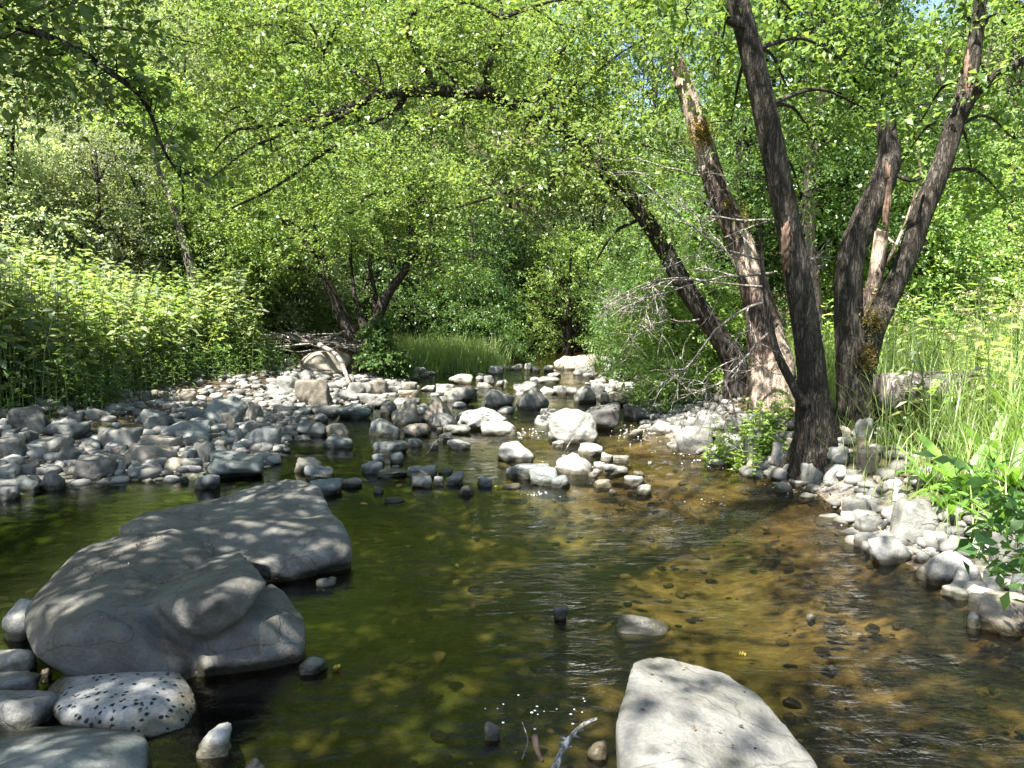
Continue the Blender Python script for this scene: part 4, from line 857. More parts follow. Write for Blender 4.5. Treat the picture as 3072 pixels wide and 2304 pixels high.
# torn strip on the trunk
def patch(parent, base, px, py, Y, w_, h_, mat, name, seed=1, d=.05, lab=None):
    c = P2(px, py, Y)-base; V, Fc = rock_shape('r', seed, 4); r = np.random.default_rng(seed)
    V = V*(1+.22*np.sin(V@(r.normal(size=(3, 1))*9)+1)+.12*np.sin(V@(r.normal(size=(3, 1))*23)))*np.array([w_/2, d, h_/2]); return add(name, mk_mesh(name, V, Fc, [mat], True), parent, tuple(c), lab)
patch(o, b, 1697, 530, Y1-.07, .07, .42, M_RAW, 'torn_bark', 4, .035)
def moss(parent, base, px, py, Y, w_, h_, seed, n=260):
    r = np.random.default_rng(seed); c = P2(px, py, Y)-base; P = c+r.normal(size=(n, 3))*np.array([w_*.28, .015, h_*.3]); D = r.normal(size=P.shape)+[0, -.8, 0]
    V, Fa = sprays(P, D, np.full(n, .03), 7, .016, r, wr=.5); add('moss', mk_mesh('moss', V, Fa, [M_MOSSL]), parent)
# broken snag
Y2 = 8.3
t2 = [P2(1668,800,Y2), P2(1655,740,Y2), P2(1640,660,Y2), P2(1612,560,Y2), P2(1580,480,Y2), P2(1545,400,Y2), P2(1522,320,Y2), P2(1500,250,Y2), P2(1480,190,Y2), P2(1463,140,Y2)]
o, b = stem_tree('broken pinkish snag with peeling bark and an orange moss tuft', 'dead_tree', 'dead tree', [(t2, [.24,.2,.16,.135,.122,.112,.104,.098,.09,.075], .1, .18), ([P2(1466,190,Y2-.05), P2(1455,135,Y2-.05)], [.04,.02], .2, .05)], M_BARKR, roots=6)
moss(o, b, 1514, 285, Y2-.12, .24, .22, 7, 420); moss(o, b, 1606, 480, Y2-.05, .1, .3, 8); moss(o, b, 1570, 440, Y2-.12, .06, .1, 9, 60)
# forked trunk: stub and leaning stem
Y3 = 6.9
st = [P2(1852,915,Y3), P2(1850,860,Y3), P2(1840,760,Y3), P2(1832,660,Y3), P2(1838,560,Y3), P2(1865,480,Y3), P2(1900,410,Y3), P2(1920,350,Y3), P2(1916,290,Y3)]
ln = [P2(1858,800,Y3), P2(1885,715,Y3), P2(1920,640,Y3+.1), P2(1958,560,Y3+.1), P2(1990,470,Y3+.1), P2(2030,370,Y3+.1), P2(2062,270,Y3+.1), P2(2090,180,Y3+.1), P2(2108,80,Y3+.1), P2(2125,-60,Y3+.1)]
lb_ = [P2(2062,275,Y3+.1), P2(2100,205,Y3), P2(2150,165,Y3-.1), P2(2230,120,Y3-.2)]
cf = [(P2(px, py, Y3+dy), rd, n) for px, py, dy, rd, n in [(2180,60,.2,.4,50),(2200,180,0,.35,40),(2060,60,.5,.4,40),(2190,300,.4,.3,32),(1990,260,.8,.3,35),(2100,370,.6,.28,30),(2180,440,.7,.22,22),(1960,330,.9,.25,28),(2120,-50,.2,.4,30)]]
Pc = clump_pts(cf, 33)
o, b = stem_tree('forked trunk with one short broken stub and one stem leaning right', 'alder_tree', 'tree',
   [(st, [.21,.165,.135,.12,.115,.112,.108,.1,.075], .08, .16), (ln, [.13,.105,.093,.09,.088,.085,.08,.072,.06,.045], .08, 0), (lb_, [.07,.05,.03], .1, 0), ([P2(1930,375,Y3-.05), P2(1965,390,Y3-.1), P2(1990,385,Y3)], [.02,.012], .1, 0)],
   M_BARK, (*Pc, 13, .07, M_LEAF, 34), roots=7, extra=lambda W, b: limbs_to(W, b, ln[5:]+lb_, cf, .022))
patch(o, b, 1915, 430, Y3-.085, .06, .5, M_RAW, 'torn_bark', 12, .03); moss(o, b, 1885, 690, Y3-.13, .16, .22, 13, 200); moss(o, b, 1872, 775, Y3-.15, .14, .2, 14, 200)
patch(o, b, 2090, 170, Y3+.03, .06, .42, M_RAW, 'torn_bark', 14, .03)
# other bare trunks seen among the leaves
for k, (pts, rr, mt, lb) in enumerate([
  ([P2(1895,640,13), P2(1885,450,13), P2(1880,250,13), P2(1890,0,13), P2(1895,-150,13)], [.2,.17,.15], M_BARKP, 'pale straight trunk half hidden by leaves behind the stub'),
  ([P2(1880,660,9.5), P2(1893,590,9.5), P2(1905,500,9.5)], [.1,.08], M_BARKR, 'short pinkish trunk behind the fork'),
  ([P2(1590,640,12), P2(1590,500,12), P2(1605,330,12), P2(1640,150,12)], [.16,.12,.08], M_BARKD, 'dark thin trunk between the snag and the tall trunk'),
  ([P2(1760,700,10.5), P2(1745,520,10.5), P2(1760,330,10.5), P2(1790,130,10.5)], [.13,.11,.08], M_BARKD, 'dark thin trunk right of the tall trunk'),
  ([P2(420,620,15.5), P2(402,540,15.5), P2(375,450,15.5), P2(340,360,15.5), P2(330,300,15.5)], [.12,.1,.06,.03], M_BARKP, 'leaning grey trunk on the left slope'),
  ([P2(1022,700,24), P2(1020,600,24), P2(1022,450,24)], [.13,.1], M_BARKP, 'slim pale trunk in the dark thicket at the far bank')]):
    z = gh(pts[0][0], pts[0][1]); p0 = np.array(pts[0]); pts = [np.array([p0[0], p0[1], z-.1])]+[np.array(q) for q in pts if q[2] > z+.2]
    W = Wood(); W.tube(catmull(np.array(pts)-pts[0], 8), rr, 14, .06, k); W.twigs(np.array(pts[-2])-pts[0], np.array([.5, -.1, .6]), 1.2, .03, 1, np.random.default_rng(k)); o = empty('bare_trunk', tuple(pts[0]), lb, 'tree trunk'); add('trunk', W.mesh('trunk', mt), o)

# dead branch tangles hanging before the trunks
rg = np.random.default_rng(5)
for k, (px, py, Y, d, L, lb) in enumerate([
  (1670, 590, 7.0, (-1, -.2, -.05), 1.0, 'bleached dead branch reaching left from the snag, upper of the tangle'), (1660, 650, 6.9, (-1, -.1, -.25), 1.1, 'bleached dead branch drooping left toward the water'),
  (1640, 560, 7.2, (-1, 0, .35), .9, 'bleached dead branch rising left in front of the snag'), (1680, 700, 6.8, (-.6, -.2, -.7), .8, 'dead branch hanging down over the roots'),
  (1650, 620, 7.6, (-.8, .2, .1), 1.0, 'dense dead twigs between the snag and the tall trunk'), (1700, 480, 7.0, (-1, -.1, .3), .7, 'thin dead spray high on the tall trunk'), (1560, 380, 8.4, (-1, -.2, .15), .9, 'thin dead twig crossing the arching trunk'),
  (1700, 600, 6.9, (.4, -.2, .5), .4, 'short dead spray on the tall trunk face'), (1510, 690, 9.2, (-1, -.3, .12), .75, 'dead branch stretching left above the small shrub')]):
    W = Wood(); W.twigs(np.zeros(3), np.array(d, float), L, .014, 3, rg, .6, .02, 4); o = add('dead_branch', W.mesh('dead_branch', M_DEAD), None, tuple(P2(px, py, Y)), lb, 'dead branch', 'bleached dead branches by the right trunks')

# fallen log behind the meadow edge
W = Wood(); W.tube(catmull([[0, 0, 0], [.7, .05, .02], [1.5, -.05, -.02], [2.6, -.1, -.06]], 14), [.17, .16, .14, .12], 24, .09, 4, .08)
p = P2(1905, 850, 6.6); add('fallen_log', W.mesh('fallen_log', M_BARKP), None, (p[0], p[1], max(p[2], gh(p[0], p[1])+.1)), 'pale bark-shedding log lying in the grass right of the fork', 'log')
# trees added mostly out of view, leaf sprays set sunward of patches to shade
def shade_tree(label, root, polys, seed, mat, dens=1.0, zlo=5.0, zhi=7.5, leaf=.09, wpoly=False):
    r = np.random.default_rng(seed); P = []
    for poly, den in polys:
        ps = np.array([np.array(p, float) if wpoly else flat(*p)[:2] for p in poly]); lo, hi = ps.min(0), ps.max(0); area = (hi[0]-lo[0])*(hi[1]-lo[1])
        c = r.uniform(lo, hi, (int(area*den*dens), 2)); ins = np.zeros(len(c), bool)
        for i in range(len(ps)):
            a, b_ = ps[i], ps[(i+1) % len(ps)]; k = ((a[1] > c[:, 1]) != (b_[1] > c[:, 1])); xi = (b_[0]-a[0])*(c[:, 1]-a[1])/(b_[1]-a[1]+1e-12)+a[0]; ins ^= k & (c[:, 0] < xi)
        P.append(c[ins])
    P = np.vstack(P); gap = fbm2(P, 2.3, 3); P = P[(gap < .8+.25*r.normal(size=len(P)))]
    z = r.uniform(zlo, zhi, len(P)); t = z/TOSUN[2]; C = np.column_stack([P, np.zeros(len(P))])+TOSUN*t[:, None]
    root = np.array(root, float); root[2] = gh(root[0], root[1])-.1
    o = empty('alder_tree', tuple(root), label, 'tree', 'alders added to shade the creek'); W = Wood(); cm = C.mean(0)
    top = np.array([root[0]*.55+cm[0]*.45, root[1]*.55+cm[1]*.45, cm[2]*.95])
    tr = catmull([root, root+(top-root)*[.2, .2, .45], root+(top-root)*[.6, .6, .8], top, top*.4+cm*.6+[0, 0, .3]], 8); W.tube(tr-root, [.22, .17, .13, .09, .05], 14, .06, seed)
    for k in range(16):
        e = C[r.integers(len(C))]; i = r.integers(12, len(tr)); q = catmull([tr[i], (tr[i]+e)/2+[0, 0, .3], e], 6); W.tube(q-root, np.linspace(.05, .012, len(q)), 6)
    add('trunk', W.mesh('trunk', M_BARKD), o)
    D = r.normal(size=C.shape); D[:, 2] *= .4; V, Fa = sprays(C-root, D, r.uniform(.35, .7, len(C)), 12, leaf, r, upb=1.0); add('crown', mk_mesh('crown', V, Fa, [mat]), o)
shade_tree('unseen alder added to shade the left pool and gravel bar', (-8.5, 8.5, 0), [([(-400,1090),(-200,945),(250,905),(620,890),(900,905),(1080,1000),(1120,1075),(400,1090)], 105)], 41, M_LEAF)
shade_tree('unseen alder added to shade the foreground boulders', (-6.0, 3.8, 0), [([(-300,1080),(1100,1060),(1330,1150),(1380,1300),(1310,1480),(1300,1800),(-300,2200),(-500,1400)], 120), ([(1380,1130),(1900,1150),(2050,1330),(1700,1200)], 90), ([(1880,1200),(2050,1240),(2300,1420),(1950,1400)], 110), ([(1350,1350),(1700,1390),(2300,1440),(2300,1900),(1850,1900),(1700,1500)], 130), ([(1310,1400),(1720,1480),(1900,1900),(1310,1900)], 16)], 43, M_LEAF, zlo=4.6, zhi=7.0)
shade_tree('unseen alder added to shade the right trunks', (-3.6, 1.2, 0), [([(1.5,6.1),(4.4,6.2),(4.7,8.1),(1.9,8.1)], 45)], 53, M_LEAF, zlo=6.2, zhi=8.2, wpoly=True)
shade_tree('high alder added to darken the thicket at the creek bend', (-3.8, 20.5, 0), [([(-1.5,22.5),(6,22.5),(7,31),(-1.5,31)], 40)], 59, M_LEAF, zlo=6.5, zhi=10, leaf=.1, wpoly=True)
shade_tree('alder added to speckle the middle riffle with shade', (-10.0, 13.0, 0), [([(600,900),(1400,900),(1450,780),(620,790)], 15), ([(1450,960),(2212,1380),(2212,1150),(1500,900)], 11)], 47, M_LEAF, zlo=6.5, zhi=9)

# near bough crossing the upper left corner
YB = 4.6
pts = [P2(-250,-60,YB), P2(-60,20,YB), P2(90,75,YB), P2(170,110,YB), P2(232,152,YB), P2(290,195,YB), P2(325,245,YB), P2(352,320,YB), P2(398,395,YB)]
o = empty('alder_bough', tuple(P2(-250,-60,YB)), 'dark drooping alder bough crossing the upper left corner', 'tree branch'); b = np.array(o.location); W = Wood(); cp = catmull(np.array(pts)-b, 6)
W.tube(cp, [.03, .022, .014, .005], 8, .08, 3)
P, D = [], []
for k in range(46):
    i = min(len(cp)-2, int(len(cp)*rg.uniform(0, 1)**1.3)); d = rg.normal(size=3)*np.array([1, .8, .7])+[0, 0, -.1]; L = rg.uniform(.15, .45)*(1 if i < 28 else .35); e = cp[i]+unit(d)*L; W.tube([cp[i], (cp[i]+e)/2+[0, 0, .03], e], [.005, .002], 4); P += [cp[i]+(e-cp[i])*.3, e]; D += [d, d]
add('wood', W.mesh('wood', M_BARKD), o)
for k in range(230): P.append(np.array(P2(rg.uniform(-60, 1)+360*rg.uniform()**1.5, rg.uniform(-60, 1)+250*rg.uniform()**1.3, YB+rg.uniform(-.3, .6)))-b); D.append(rg.normal(size=3))
V, Fa = sprays(np.array(P), np.array(D), rg.uniform(.15, .3, len(P)), 8, .06, rg); add('foliage', mk_mesh('foliage', V, Fa, [M_LEAF]), o)

# ---- grasses and weeds
def blades(n, pos, hmin, hmax, wd, mat, name, label, cat, seed, bend=.5, segs=4):
    r = np.random.default_rng(seed); P = pos; n = len(P); z = height(P)-.02
    a = r.uniform(0, 6.28, n); d = np.stack([np.cos(a), np.sin(a), np.zeros(n)], 1); s = np.stack([-np.sin(a+r.normal(size=n)*.5), np.cos(a), np.zeros(n)], 1)
    H = r.uniform(hmin, hmax, n); bd = r.uniform(.1, bend, n); B = np.column_stack([P, z]); V = []
    for k in range(segs+1):
        t = k/segs; c = B+d*(H*bd*t**2)[:, None]; c[:, 2] += H*(t-.35*bd*t**2.2); w_ = wd*(1-t**1.6)+.0006
        V += [c-s*w_/2, c+s*w_/2]
    V = np.stack(V, 1); m = V.shape[1]; q = np.array([[2*k, 2*k+1, 2*k+3, 2*k+2] for k in range(segs)]); Fa = (np.arange(n)[:, None, None]*m+q[None]).reshape(-1, 4)
    return add(name, mk_mesh(name, V.reshape(-1, 3), Fa, [mat]), kind='stuff', label=label, cat=cat)
def region(n, fn, box, seed):
    r = np.random.default_rng(seed); out = []
    while sum(map(len, out)) < n:
        c = np.column_stack([r.uniform(box[0], box[1], 6000), r.uniform(box[2], box[3], 6000)]); out.append(c[fn(c, r)])
    return np.vstack(out)[:n]
is_left = lambda c: c[:, 0] < np.interp(c[:, 1], CY, CX)
blades(0, region(42000, lambda c, r: (~is_left(c)) & (sdist(c) > r.uniform(.55, 1.4, len(c))) & (c[:, 0] > 1.6+.2*c[:, 1]), (1.6, 11, 2.6, 14), 51), .4, 1.05, .008, M_GRASS, 'grass', 'tall green meadow grass covering the right bank', 'grass', 52, .8)
blades(0, region(6500, lambda c, r: (~is_left(c)) & (sdist(c) > r.uniform(.18, .8, len(c))) & (c[:, 0] > 1.9+.08*c[:, 1]), (1.6, 6, 2.4, 7), 53), .15, .6, .007, M_GRASS, 'shore_grass', 'short bright grass tufts among the right bank stones', 'grass', 54, .9)
blades(0, region(36000, lambda c, r: is_left(c) & (sdist(c) > r.uniform(2.4, 3.6, len(c))), (-14, -.5, 6, 22), 55), .3, .8, .012, M_GRASS, 'bank_grass', 'green grass under the weeds on the left bank', 'grass', 56, .8)
gx = P2(930, 770, 18); blades(0, region(7000, lambda c, r: (np.hypot((c[:, 0]-gx[0])/1.9, (c[:, 1]-gx[1]-.5)/1.5) < r.uniform(.5, 1, len(c))), (gx[0]-3, gx[0]+3, 15, 22), 57), .4, 1.1, .016, M_GRASS, 'tussock_grass', 'bright tussock grass on the far left bank beside the alder', 'grass', 58, .6)
gx2 = P2(1370, 760, 23); blades(0, region(4500, lambda c, r: (np.hypot((c[:, 0]-gx2[0])/1.4, (c[:, 1]-gx2[1])/3) < r.uniform(.5, 1, len(c))), (gx2[0]-3, gx2[0]+3, 18, 28), 59), .4, 1.0, .02, M_GRASS, 'far_grass', 'bright sunlit grass patch at the far right waterline', 'grass', 60, .6)
# tall leafy weeds: upright stems with drooping lance leaves
def weeds(pos, hmin, hmax, leaf, seed, name, label, mat, per=16, kind='stuff', cat='weeds', loc=None, group=None, lw=.3):
    r = np.random.default_rng(seed); z = height(pos)-.02; n = len(pos); H = r.uniform(hmin, hmax, n)*(1+(.22*fbm2(pos, 1.1, 3) if n > 100 else 0)); B = np.column_stack([pos, z]); L = r.normal(size=(n, 2))*.12
    t = (np.arange(per)[None]+r.uniform(0, 1, (n, per)))/per*.85+.15; C = np.zeros((n, per, 3)); C[..., :2] = B[:, None, :2]+L[:, None]*(t*t)[..., None]*H[:, None, None]; C[..., 2] = z[:, None]+t*H[:, None]
    a = r.uniform(0, 6.28, (n, per)); A = np.stack([np.cos(a), np.sin(a), r.uniform(-.5, .35, (n, per))], -1); N = np.stack([-np.cos(a)*.3, -np.sin(a)*.3, np.ones((n, per))], -1)+r.normal(size=(n, per, 3))*.25
    ll = leaf*r.uniform(.5, 1.2, (n, per))*(1.15-.6*np.abs(t-.5)); V, Fa = leaf_geo(C.reshape(-1, 3), A.reshape(-1, 3), N.reshape(-1, 3), ll.ravel(), (ll*lw).ravel())
    # stems as three-sided prisms
    sv = []; 
    for t_ in (0, .5, 1.0):
        for q in range(3):
            an = q*2.094; c = B.copy(); c[:, :2] += L*(t_*t_)*H[:, None]; c[:, 2] += H*t_; rr = .005*(1-.7*t_)*(leaf/.1); c[:, 0] += math.cos(an)*rr; c[:, 1] += math.sin(an)*rr; sv.append(c)
    sv = np.stack(sv, 1).reshape(-1, 3); f = np.array([[3*k+q, 3*k+(q+1) % 3, 3*k+3+(q+1) % 3, 3*k+3+q] for k in range(2) for q in range(3)]); sf = (np.arange(n)[:, None, None]*9+f[None]).reshape(-1, 4)+len(V)
    mi = np.concatenate([np.zeros(len(Fa), int), np.ones(len(sf), int)])
    off = np.zeros(3) if loc is None else np.array(loc)
    return add(name, mk_mesh(name, np.vstack([V, sv])-off, np.vstack([Fa, sf]), [mat, M_STEM], False, mi), None, loc, label, cat, group, kind)
wl = region(3600, lambda c, r: is_left(c) & (sdist(c) > 2.3+r.uniform(0, .5, len(c))) & (sdist(c) < 6.5) & (c[:, 0] < -3.0-.25*(c[:, 1]-8)), (-12, -2, 6, 15), 61)
weeds(wl[:1700], .6, 1.5, .2, 62, 'tall_weeds', 'dense stand of tall leafy weeds on the left bank', M_LEAFP, 15, lw=.42)
weeds(wl[1700:], .6, 1.4, .16, 162, 'leafy_weeds', 'bright green nettle-like weeds mixed through the left bank stand', M_LEAFB, 17, lw=.45)
wl = region(1300, lambda c, r: is_left(c) & (sdist(c) > 1.9+r.uniform(0, .5, len(c))) & (sdist(c) < 3.2), (-9, -1.2, 6, 15), 63)
weeds(wl, .25, .7, .09, 64, 'low_weeds', 'low creeping weeds at the back edge of the gravel bar', M_LEAFD, 12)
wr = region(620, lambda c, r: (~is_left(c)) & (sdist(c) > r.uniform(.9, 2, len(c))) & (c[:, 0] > 2.4+.12*c[:, 1]), (2.2, 11, 3, 12), 65)
weeds(wr, .5, 1.2, .17, 66, 'meadow_weeds', 'leafy weeds mixed in the right meadow', M_LEAFB, 14)
wr = np.column_stack([P2(1640,860,7.2)[0]+rg.normal(size=90)*.22, 7.2+rg.normal(size=90)*.2]); weeds(wr, .15, .55, .07, 67, 'creeper', 'light green creeper on the bank left of the tall trunk', M_LEAFB, 12, lw=.7, cat='creeper')
# individual tall weeds standing before the meadow
for k, (px, py, h_, lb) in enumerate([(2000, 985, 1.3, 'tallest white-green leafy weed standing before the meadow'), (1955, 960, .8, 'medium leafy weed left of the tallest one'), (2130, 975, 1.1, 'slender leafy weed right of the tallest one'), (2070, 930, 1.25, 'thin leafy weed behind the tallest one'), (2190, 930, 1.3, 'leafy weed at the right edge of the photo')]):
    g_ = ground(px, py); Y = g_[1]
    x_ = g_[0]; pos = np.array([[x_, Y]]); z_ = gh(x_, Y); weeds(pos, h_, h_+.01, .19, 70+k, 'leafy_weed', lb, M_LEAFP, 16, None, 'weed', (x_, Y, z_), 'tall single weeds before the right meadow', .26)
# seed-headed grass stalks: individually tall, uncountable together
r = np.random.default_rng(80); ps = region(320, lambda c, r: (~is_left(c)) & (sdist(c) > 1.0), (2.2, 8, 3.4, 9), 81)
P = []; D = []; W = Wood()
for c in ps:
    z = gh(*c); h_ = r.uniform(.8, 1.35); a = r.uniform(0, 6.28); dx = np.array([math.cos(a), math.sin(a), 0])*r.uniform(.1, .4); b0 = np.array([c[0], c[1], z]); pt = [b0, b0+[0, 0, h_*.5]+dx*.25, b0+[0, 0, h_*.9]+dx*.7, b0+[0, 0, h_*.95]+dx*1.1]
    W.tube(catmull(pt, 3), [.0022, .0014, .0008], 3)
    for k in range(7): t = k/7; P.append(pt[2]*(1-t)+pt[3]*t+r.normal(size=3)*.008); D.append(dx+r.normal(size=3)*.15)
V, Fa = sprays(np.array(P), np.array(D), np.full(len(P), .03), 4, .022, r, wr=.3); nb = W.n
me = mk_mesh('seed_grass', np.vstack([np.vstack(W.V), V]), [np.vstack(W.Q), np.vstack([W.T[i] for i in range(len(W.T))]), Fa+nb], [M_STRAW]); add('seed_grass', me, kind='stuff', label='pale seed-headed grass stalks swaying over the right meadow', cat='grass')
# ---- broad-leaved plants at the right
def broad_leaf(L, Wd, curl, rise):
    n = 9; V = []
    for k in range(n):
        t = k/(n-1); w_ = Wd*math.sin(math.pi*min(1, t*.93+.05))**.75; x_ = L*t*(1-.12*curl*t); z_ = L*(rise*t-curl*t*t)
        for s_ in (-1, -.5, 0, .5, 1): V.append([x_, s_*w_/2, z_+abs(s_)*w_*.16+.008*math.sin(t*20+s_*2)])
    V = np.array(V); F_ = [[5*i+j, 5*i+j+1, 5*i+j+6, 5*i+j+5] for i in range(n-1) for j in range(4)]; return V, np.array(F_)
def rosette(x, y, nl, L, label, seed, mat=M_DOCK, group='broad-leaved plants on the right bank'):
    r = np.random.default_rng(seed); z = gh(x, y); o = empty('broadleaf_plant', (x, y, z), label, 'plant', group)
    for k in range(nl):
        V, Fa = broad_leaf(L*r.uniform(.6, 1.15), L*.19*r.uniform(.8, 1.2), r.uniform(.25, .9), r.uniform(.5, 1.5)); a = k*2.4+r.uniform(-.3, .3); c, s = math.cos(a), math.sin(a)
        V = np.stack([V[:, 0]*c-V[:, 1]*s, V[:, 0]*s+V[:, 1]*c, V[:, 2]], 1); add('leaf', mk_mesh('leaf', V, Fa, [mat], True), o)
for k, (px, py, nl, L, lb) in enumerate([
  (2085, 1085, 16, .46, 'largest bright broad-leaved plant right of the cracked boulder'), (2190, 1060, 14, .44, 'broad-leaved plant at the right edge above the dark shrub'), (2010, 1050, 10, .3, 'smaller broad-leaved plant above the cracked boulder'),
  (2130, 1000, 12, .42, 'broad-leaved plant in the grass behind the largest one'), (1950, 965, 8, .26, 'low broad-leaved plant near the grey upright stone'), (2210, 960, 10, .5, 'tall-bladed plant at the right edge of the photo'), (2055, 1125, 9, .26, 'small broad-leaved plant touching the cracked boulder'), (2160, 1150, 9, .28, 'broad-leaved plant behind the large pale waterline boulder')]):
    g_ = ground(px, py); rosette(g_[0], g_[1], nl, L*.95, lb, 90+k)
# dark-leaved twiggy shrub at the lower right edge
o = empty('twiggy_shrub', (2.62, 3.5, gh(2.62, 3.5)), 'small dark-leaved twiggy shrub at the right edge over the stones', 'shrub'); b = np.array(o.location); W = Wood(); P = []; D = []; rr = np.random.default_rng(99)
for k in range(15):
    e = P2(rr.uniform(2060, 2280), rr.uniform(1000, 1250), 3.0+rr.uniform(-.2, .2))-b; m_ = e*.5+[0, 0, .08]; c = catmull([[0, 0, 0], m_, e], 5); W.tube(c, [.004, .0015], 5)
    for q in (5, 7, 9, 10): P.append(c[q]); D.append(rr.normal(size=3)+unit(e))
add('stem', W.mesh('stem', M_STEM), o); V, Fa = sprays(np.array(P), np.array(D), np.full(len(P), .14), 6, .07, rr, wr=.5); add('foliage', mk_mesh('foliage', V, Fa, [leaf_mat('deep_leaf', (.07, .18, .03), (.1, .24, .04), (.16, .32, .06), .4)]), o)
iv = P2(845, 760, 16.3); tree('ivy_bush', iv[0], 15.6, 1.1, .55, M_LEAFD, 'dark ivy-like bush hanging at the foot of the many-stemmed alder', 'bush', leaf=.07, ntw=500, nclump=14, base=.02, seed=777, trunk_r=.02, twl=.3)
# ---- driftwood pile
mound = P2(700, 775, 15.8); V, Fc = rock_shape('r', 555, 4); 
hb = max(.2, P2(690, 712, 15.8)[2]-gh(mound[0], mound[1])); add('earth_mound', mk_mesh('earth_mound', V*(1-.25*np.abs(V[:, ::-1])*np.array([1, 1, 0]))*np.array([1.05, .8, hb*.66]), Fc, [simple_mat('root_soil', (.08, .055, .035), (.2, .15, .1), 12)], True), None, (mound[0]+.1, mound[1]+.55, gh(mound[0], mound[1]+.5)-.05), 'brown earth mound under the driftwood and the many-stemmed alder', 'earth mound')
for k in range(70):
    W = Wood(); L = rg.uniform(.4, 1.3); a = rg.normal()*.5+math.pi*(rg.random() < .5); d = np.array([math.cos(a), math.sin(a)*.6, rg.normal()*.2]); pts = [d*L*t+rg.normal(size=3)*.03 for t in (-.5, -.15, .2, .5)]
    W.tube(catmull(pts, 3), [rg.uniform(.012, .03), .008], 6, .1, k)
    x_, y_ = mound[0]+rg.normal()*.75-.2, mound[1]+.1+rg.normal()*.35; q = math.sqrt(max(0, 1-((x_-mound[0]-.1)/1.5)**2-((y_-mound[1]-.2)/1.0)**2))
    add('driftwood_stick', W.mesh('driftwood_stick', M_DEAD), None, (x_, y_, gh(x_, y_)+hb*.66*q+rg.uniform(0, .14)), 'bleached stick lying in the driftwood pile beneath the many-stemmed alder', 'driftwood', 'driftwood sticks in the pile')
W = Wood(); W.tube(catmull([P2(690,745,15.2)-P2(690,745,15.2), P2(730,770,14.6)-P2(690,745,15.2), P2(755,830,13.6)-P2(690,745,15.2)], 5), [.05, .035], 8, .1, 2); add('driftwood_branch', W.mesh('driftwood_branch', M_DEAD), None, tuple(P2(690,745,15.2)), 'thick grey branch sloping down from the driftwood pile', 'driftwood')
# ---- sticks in the water
def stick(px, pts, Y0, r0, mat, name, label, cat, kids=0):
    ps = [at(a, b, y) for a, b, y in pts]; b = ps[0].copy(); W = Wood(); c = catmull(np.array(ps)-b, 6); W.tube(c, [r0, r0*.45], 8, .12, int(px)); rr = np.random.default_rng(int(px))
    for k in range(kids):
        i = rr.integers(4, len(c)-1); W.tube([c[i], c[i]+unit(rr.normal(size=3)+[0, 0, .5])*.03], [r0*.4, r0*.25], 5)
    add(name, W.mesh(name, mat), None, tuple(b), label, cat)
stick(1, [(1195,1670,2.25),(1215,1620,2.3),(1235,1590,2.34),(1262,1565,2.38),(1290,1552,2.4)], 0, .012, bark_mat('barkless_wood', (.5, .47, .42), (.62, .6, .55), (.72, .7, .66)), 'white_stick', 'white knobbly stick rising from the water left of the foreground boulder', 'stick', 9)
stick(2, [(1128,1640,2.4),(1140,1600,2.42),(1128,1560,2.45)], 0, .003, M_DEAD, 'twig', 'thin upright twig in the water left of the white stick', 'twig')
stick(3, [(1145,1600,2.42),(1152,1570,2.4)], 0, .003, M_BARKR, 'twig', 'short forked twig tip beside the thin upright twig', 'twig')
stick(4, [(1155,1590,2.38),(1160,1620,2.34),(1172,1645,2.3)], 0, .012, M_RAW, 'orange_stick', 'short orange curl of wood beside the white stick', 'stick')
stick(5, [(2105,1492,3.02),(2140,1530,2.88),(2200,1580,2.74)], 0, .004, simple_mat('red_twig', (.2, .08, .05), (.3, .13, .08), 20), 'red_branch', 'reddish branch lying in the lower right shallows', 'stick', 8)
stick(6, [(920,985,7.6),(945,950,7.5),(975,945,7.5)], 0, .006, M_DEAD, 'twig', 'thin arched twig before the large bright boulder', 'twig')
stick(7, [(1215,985,8.2),(1235,950,8.3),(1260,925,8.4)], 0, .006, M_DEAD, 'twig', 'thin twig standing at the white stones', 'twig')
# ---- foam: white beads, part froth, part stand-ins for sun glints
_r = np.random.default_rng(12); U1, F1_ = ICO[1]; fp = []
for (px, py, sx, sy, n) in [(1480,945,150,22,70),(1560,985,130,28,90),(1640,1010,90,14,30),(1380,930,60,14,40),(1130,935,60,10,35),(1260,1010,80,14,25),(1720,1055,70,10,30),(1540,1085,60,8,14),(1150,1065,60,6,18),(1900,1130,60,10,10),(1180,1530,130,40,18),(1330,890,50,10,20)]:
    for k in range(n):
        q = flat(px+_r.normal()*sx*.5, py+_r.normal()*sy*.5, .004); fp.append((*q[:2], _r.uniform(.0012, .003)*(1+q[1]*.22)))
fp = np.array(fp); fp = fp[sdist(fp[:, :2]) < -.05]
V = U1[None]*fp[:, 2][:, None, None]*np.array([1.5, 1, .5])+np.column_stack([fp[:, :2], np.full(len(fp), .006)])[:, None]
mf, N, Lk, out = nmat('foam_glints'); p_ = N('BsdfPrincipled', i_Roughness=.12); p_.inputs['Base Color'].default_value = (.85, .87, .88, 1); Lk(p_.outputs[0], out.inputs[0])
add('foam_glints', mk_mesh('foam_glints', V.reshape(-1, 3), (F1_[None]+np.arange(len(fp))[:, None, None]*len(U1)).reshape(-1, 3), [mf], True), kind='stuff', label='white flecks of froth and modelled sun glints below the riffle stones', cat='foam_glints')
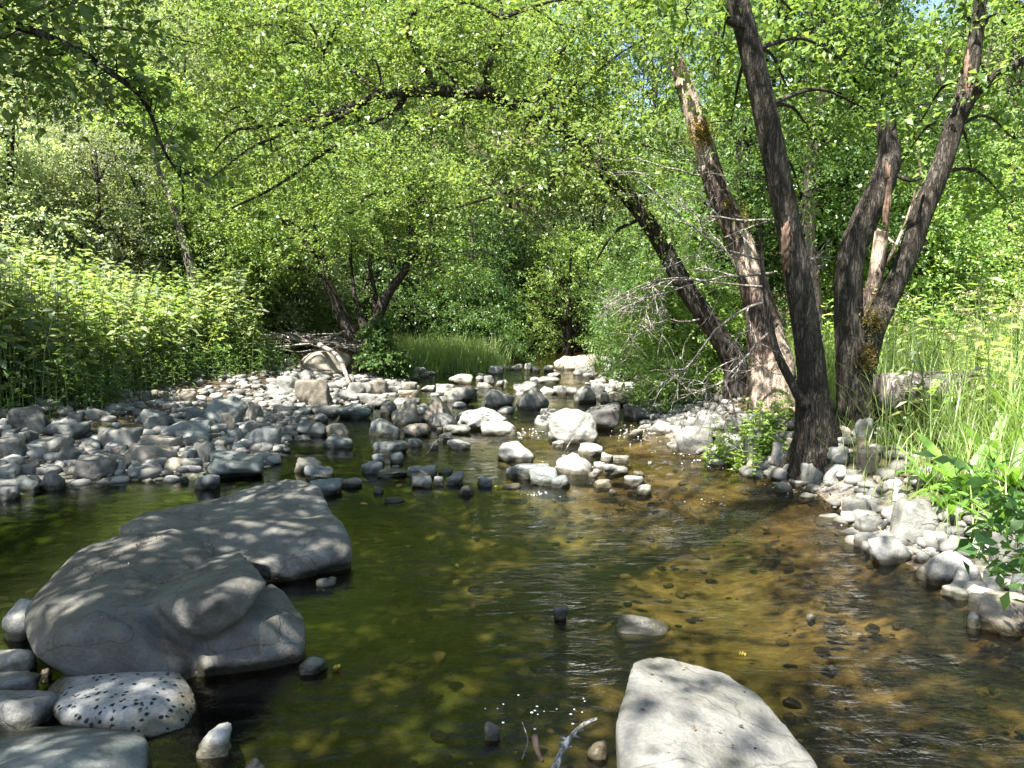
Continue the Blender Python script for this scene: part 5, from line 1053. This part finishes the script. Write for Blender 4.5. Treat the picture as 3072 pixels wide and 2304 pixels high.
# ---- litter: dead leaves and twig bits on the banks and caught in the creases of the great boulder
M_LIT = leaf_mat('dead_leaf', (.06, .04, .02), (.14, .09, .045), (.26, .19, .09), trans=.1)
_r = np.random.default_rng(31); c = region(3800, lambda c, r: (sdist(c) > -.03) & (sdist(c) < 2.6), (-8, 6, 2.4, 18), 32)
LP = np.column_stack([c, height(c)+_r.uniform(.01, .09, len(c))]); LN = _r.normal(size=LP.shape)*.4+[0, 0, 1]; LS = _r.uniform(.012, .045, len(LP))
hits = []
heroes = [q['o'] for q in ROCKS if q.get('hero')]
def cast(ho, px, py):
    o0 = Vector((0, 0, CAMH))-ho.location; ok, h, n, i = ho.ray_cast(o0, Vector(ray(px, py)).normalized()); return (np.array(h+ho.location), np.array(n)) if ok else None
for ln_, k in [([(370,425),(560,355),(800,275),(950,195),(1130,125)], 110), ([(480,465),(620,400),(760,375),(900,330),(1080,290)], 80), ([(1040,475),(1100,410),(1180,395),(1300,330),(1420,270)], 90), ([(1160,120),(1280,160),(1380,215),(1480,235),(1600,290)], 50), ([(870,150),(930,120),(900,210)], 30)]:
    ln_ = np.array(ln_, float)
    for q in range(k):
        t = _r.uniform(0, len(ln_)-1); i = int(t); p = ln_[i]+(ln_[min(i+1, len(ln_)-1)]-ln_[i])*(t-i)+_r.normal(size=2)*6; h = cast(heroes[0], p[0]/2.16*K_, (1536+p[1]/2.16)*K_)
        if h: hits.append((*h, _r.uniform(.004, .016)))
for ho, box, k in [(heroes[0], (60, 660, 1150, 1430), 30), (heroes[1], (280, 750, 1050, 1220), 40), (heroes[2], (100, 420, 1430, 1580), 12), (heroes[4], (1370, 1700, 1440, 1640), 14)]:
    for q in range(k):
        h = cast(ho, _r.uniform(box[0], box[1]), _r.uniform(box[2], box[3]))
        if h and h[1][2] > .3: hits.append((*h, _r.uniform(.005, .02)))
HP = np.array([h[0]+h[1]*.003 for h in hits]); HN = np.array([h[1] for h in hits])+_r.normal(size=(len(hits), 3))*.15; HS = np.array([h[2] for h in hits])
P_ = np.vstack([LP, HP]); N_ = np.vstack([LN, HN]); S_ = np.concatenate([LS, HS]); V, Fa = leaf_geo(P_, _r.normal(size=P_.shape), N_, S_, S_*_r.uniform(.3, .8, len(S_)))
add('leaf_litter', mk_mesh('leaf_litter', V, Fa, [M_LIT]), kind='stuff', label='brown dead leaves and bits of litter on the banks and boulders', cat='leaf litter')
# ---- fallen leaves
for k, (px, py, lb) in enumerate([(778,1092,'yellow fallen leaf floating left of the tiny grey stones'), (1070,1055,'yellow leaf on the water by the pale pebbles'), (1612,1421,'yellow-green leaf floating above the foreground boulder'), (735,1445,'small leaf floating by the great boulder'), (985,1225,'tiny leaf drifting in mid-pool')]):
    p = flat(px, py); s_ = .055 if k == 0 else .035; V, Fa = broad_leaf(s_, s_*.5, .1, .05); V[:, 2] += .006
    o = add('fallen_leaf', mk_mesh('fallen_leaf', V, Fa, [M_YEL], True), None, (p[0], p[1], .008), lb, 'leaf', 'fallen leaves on the creek'); o.rotation_euler.z = k*1.3
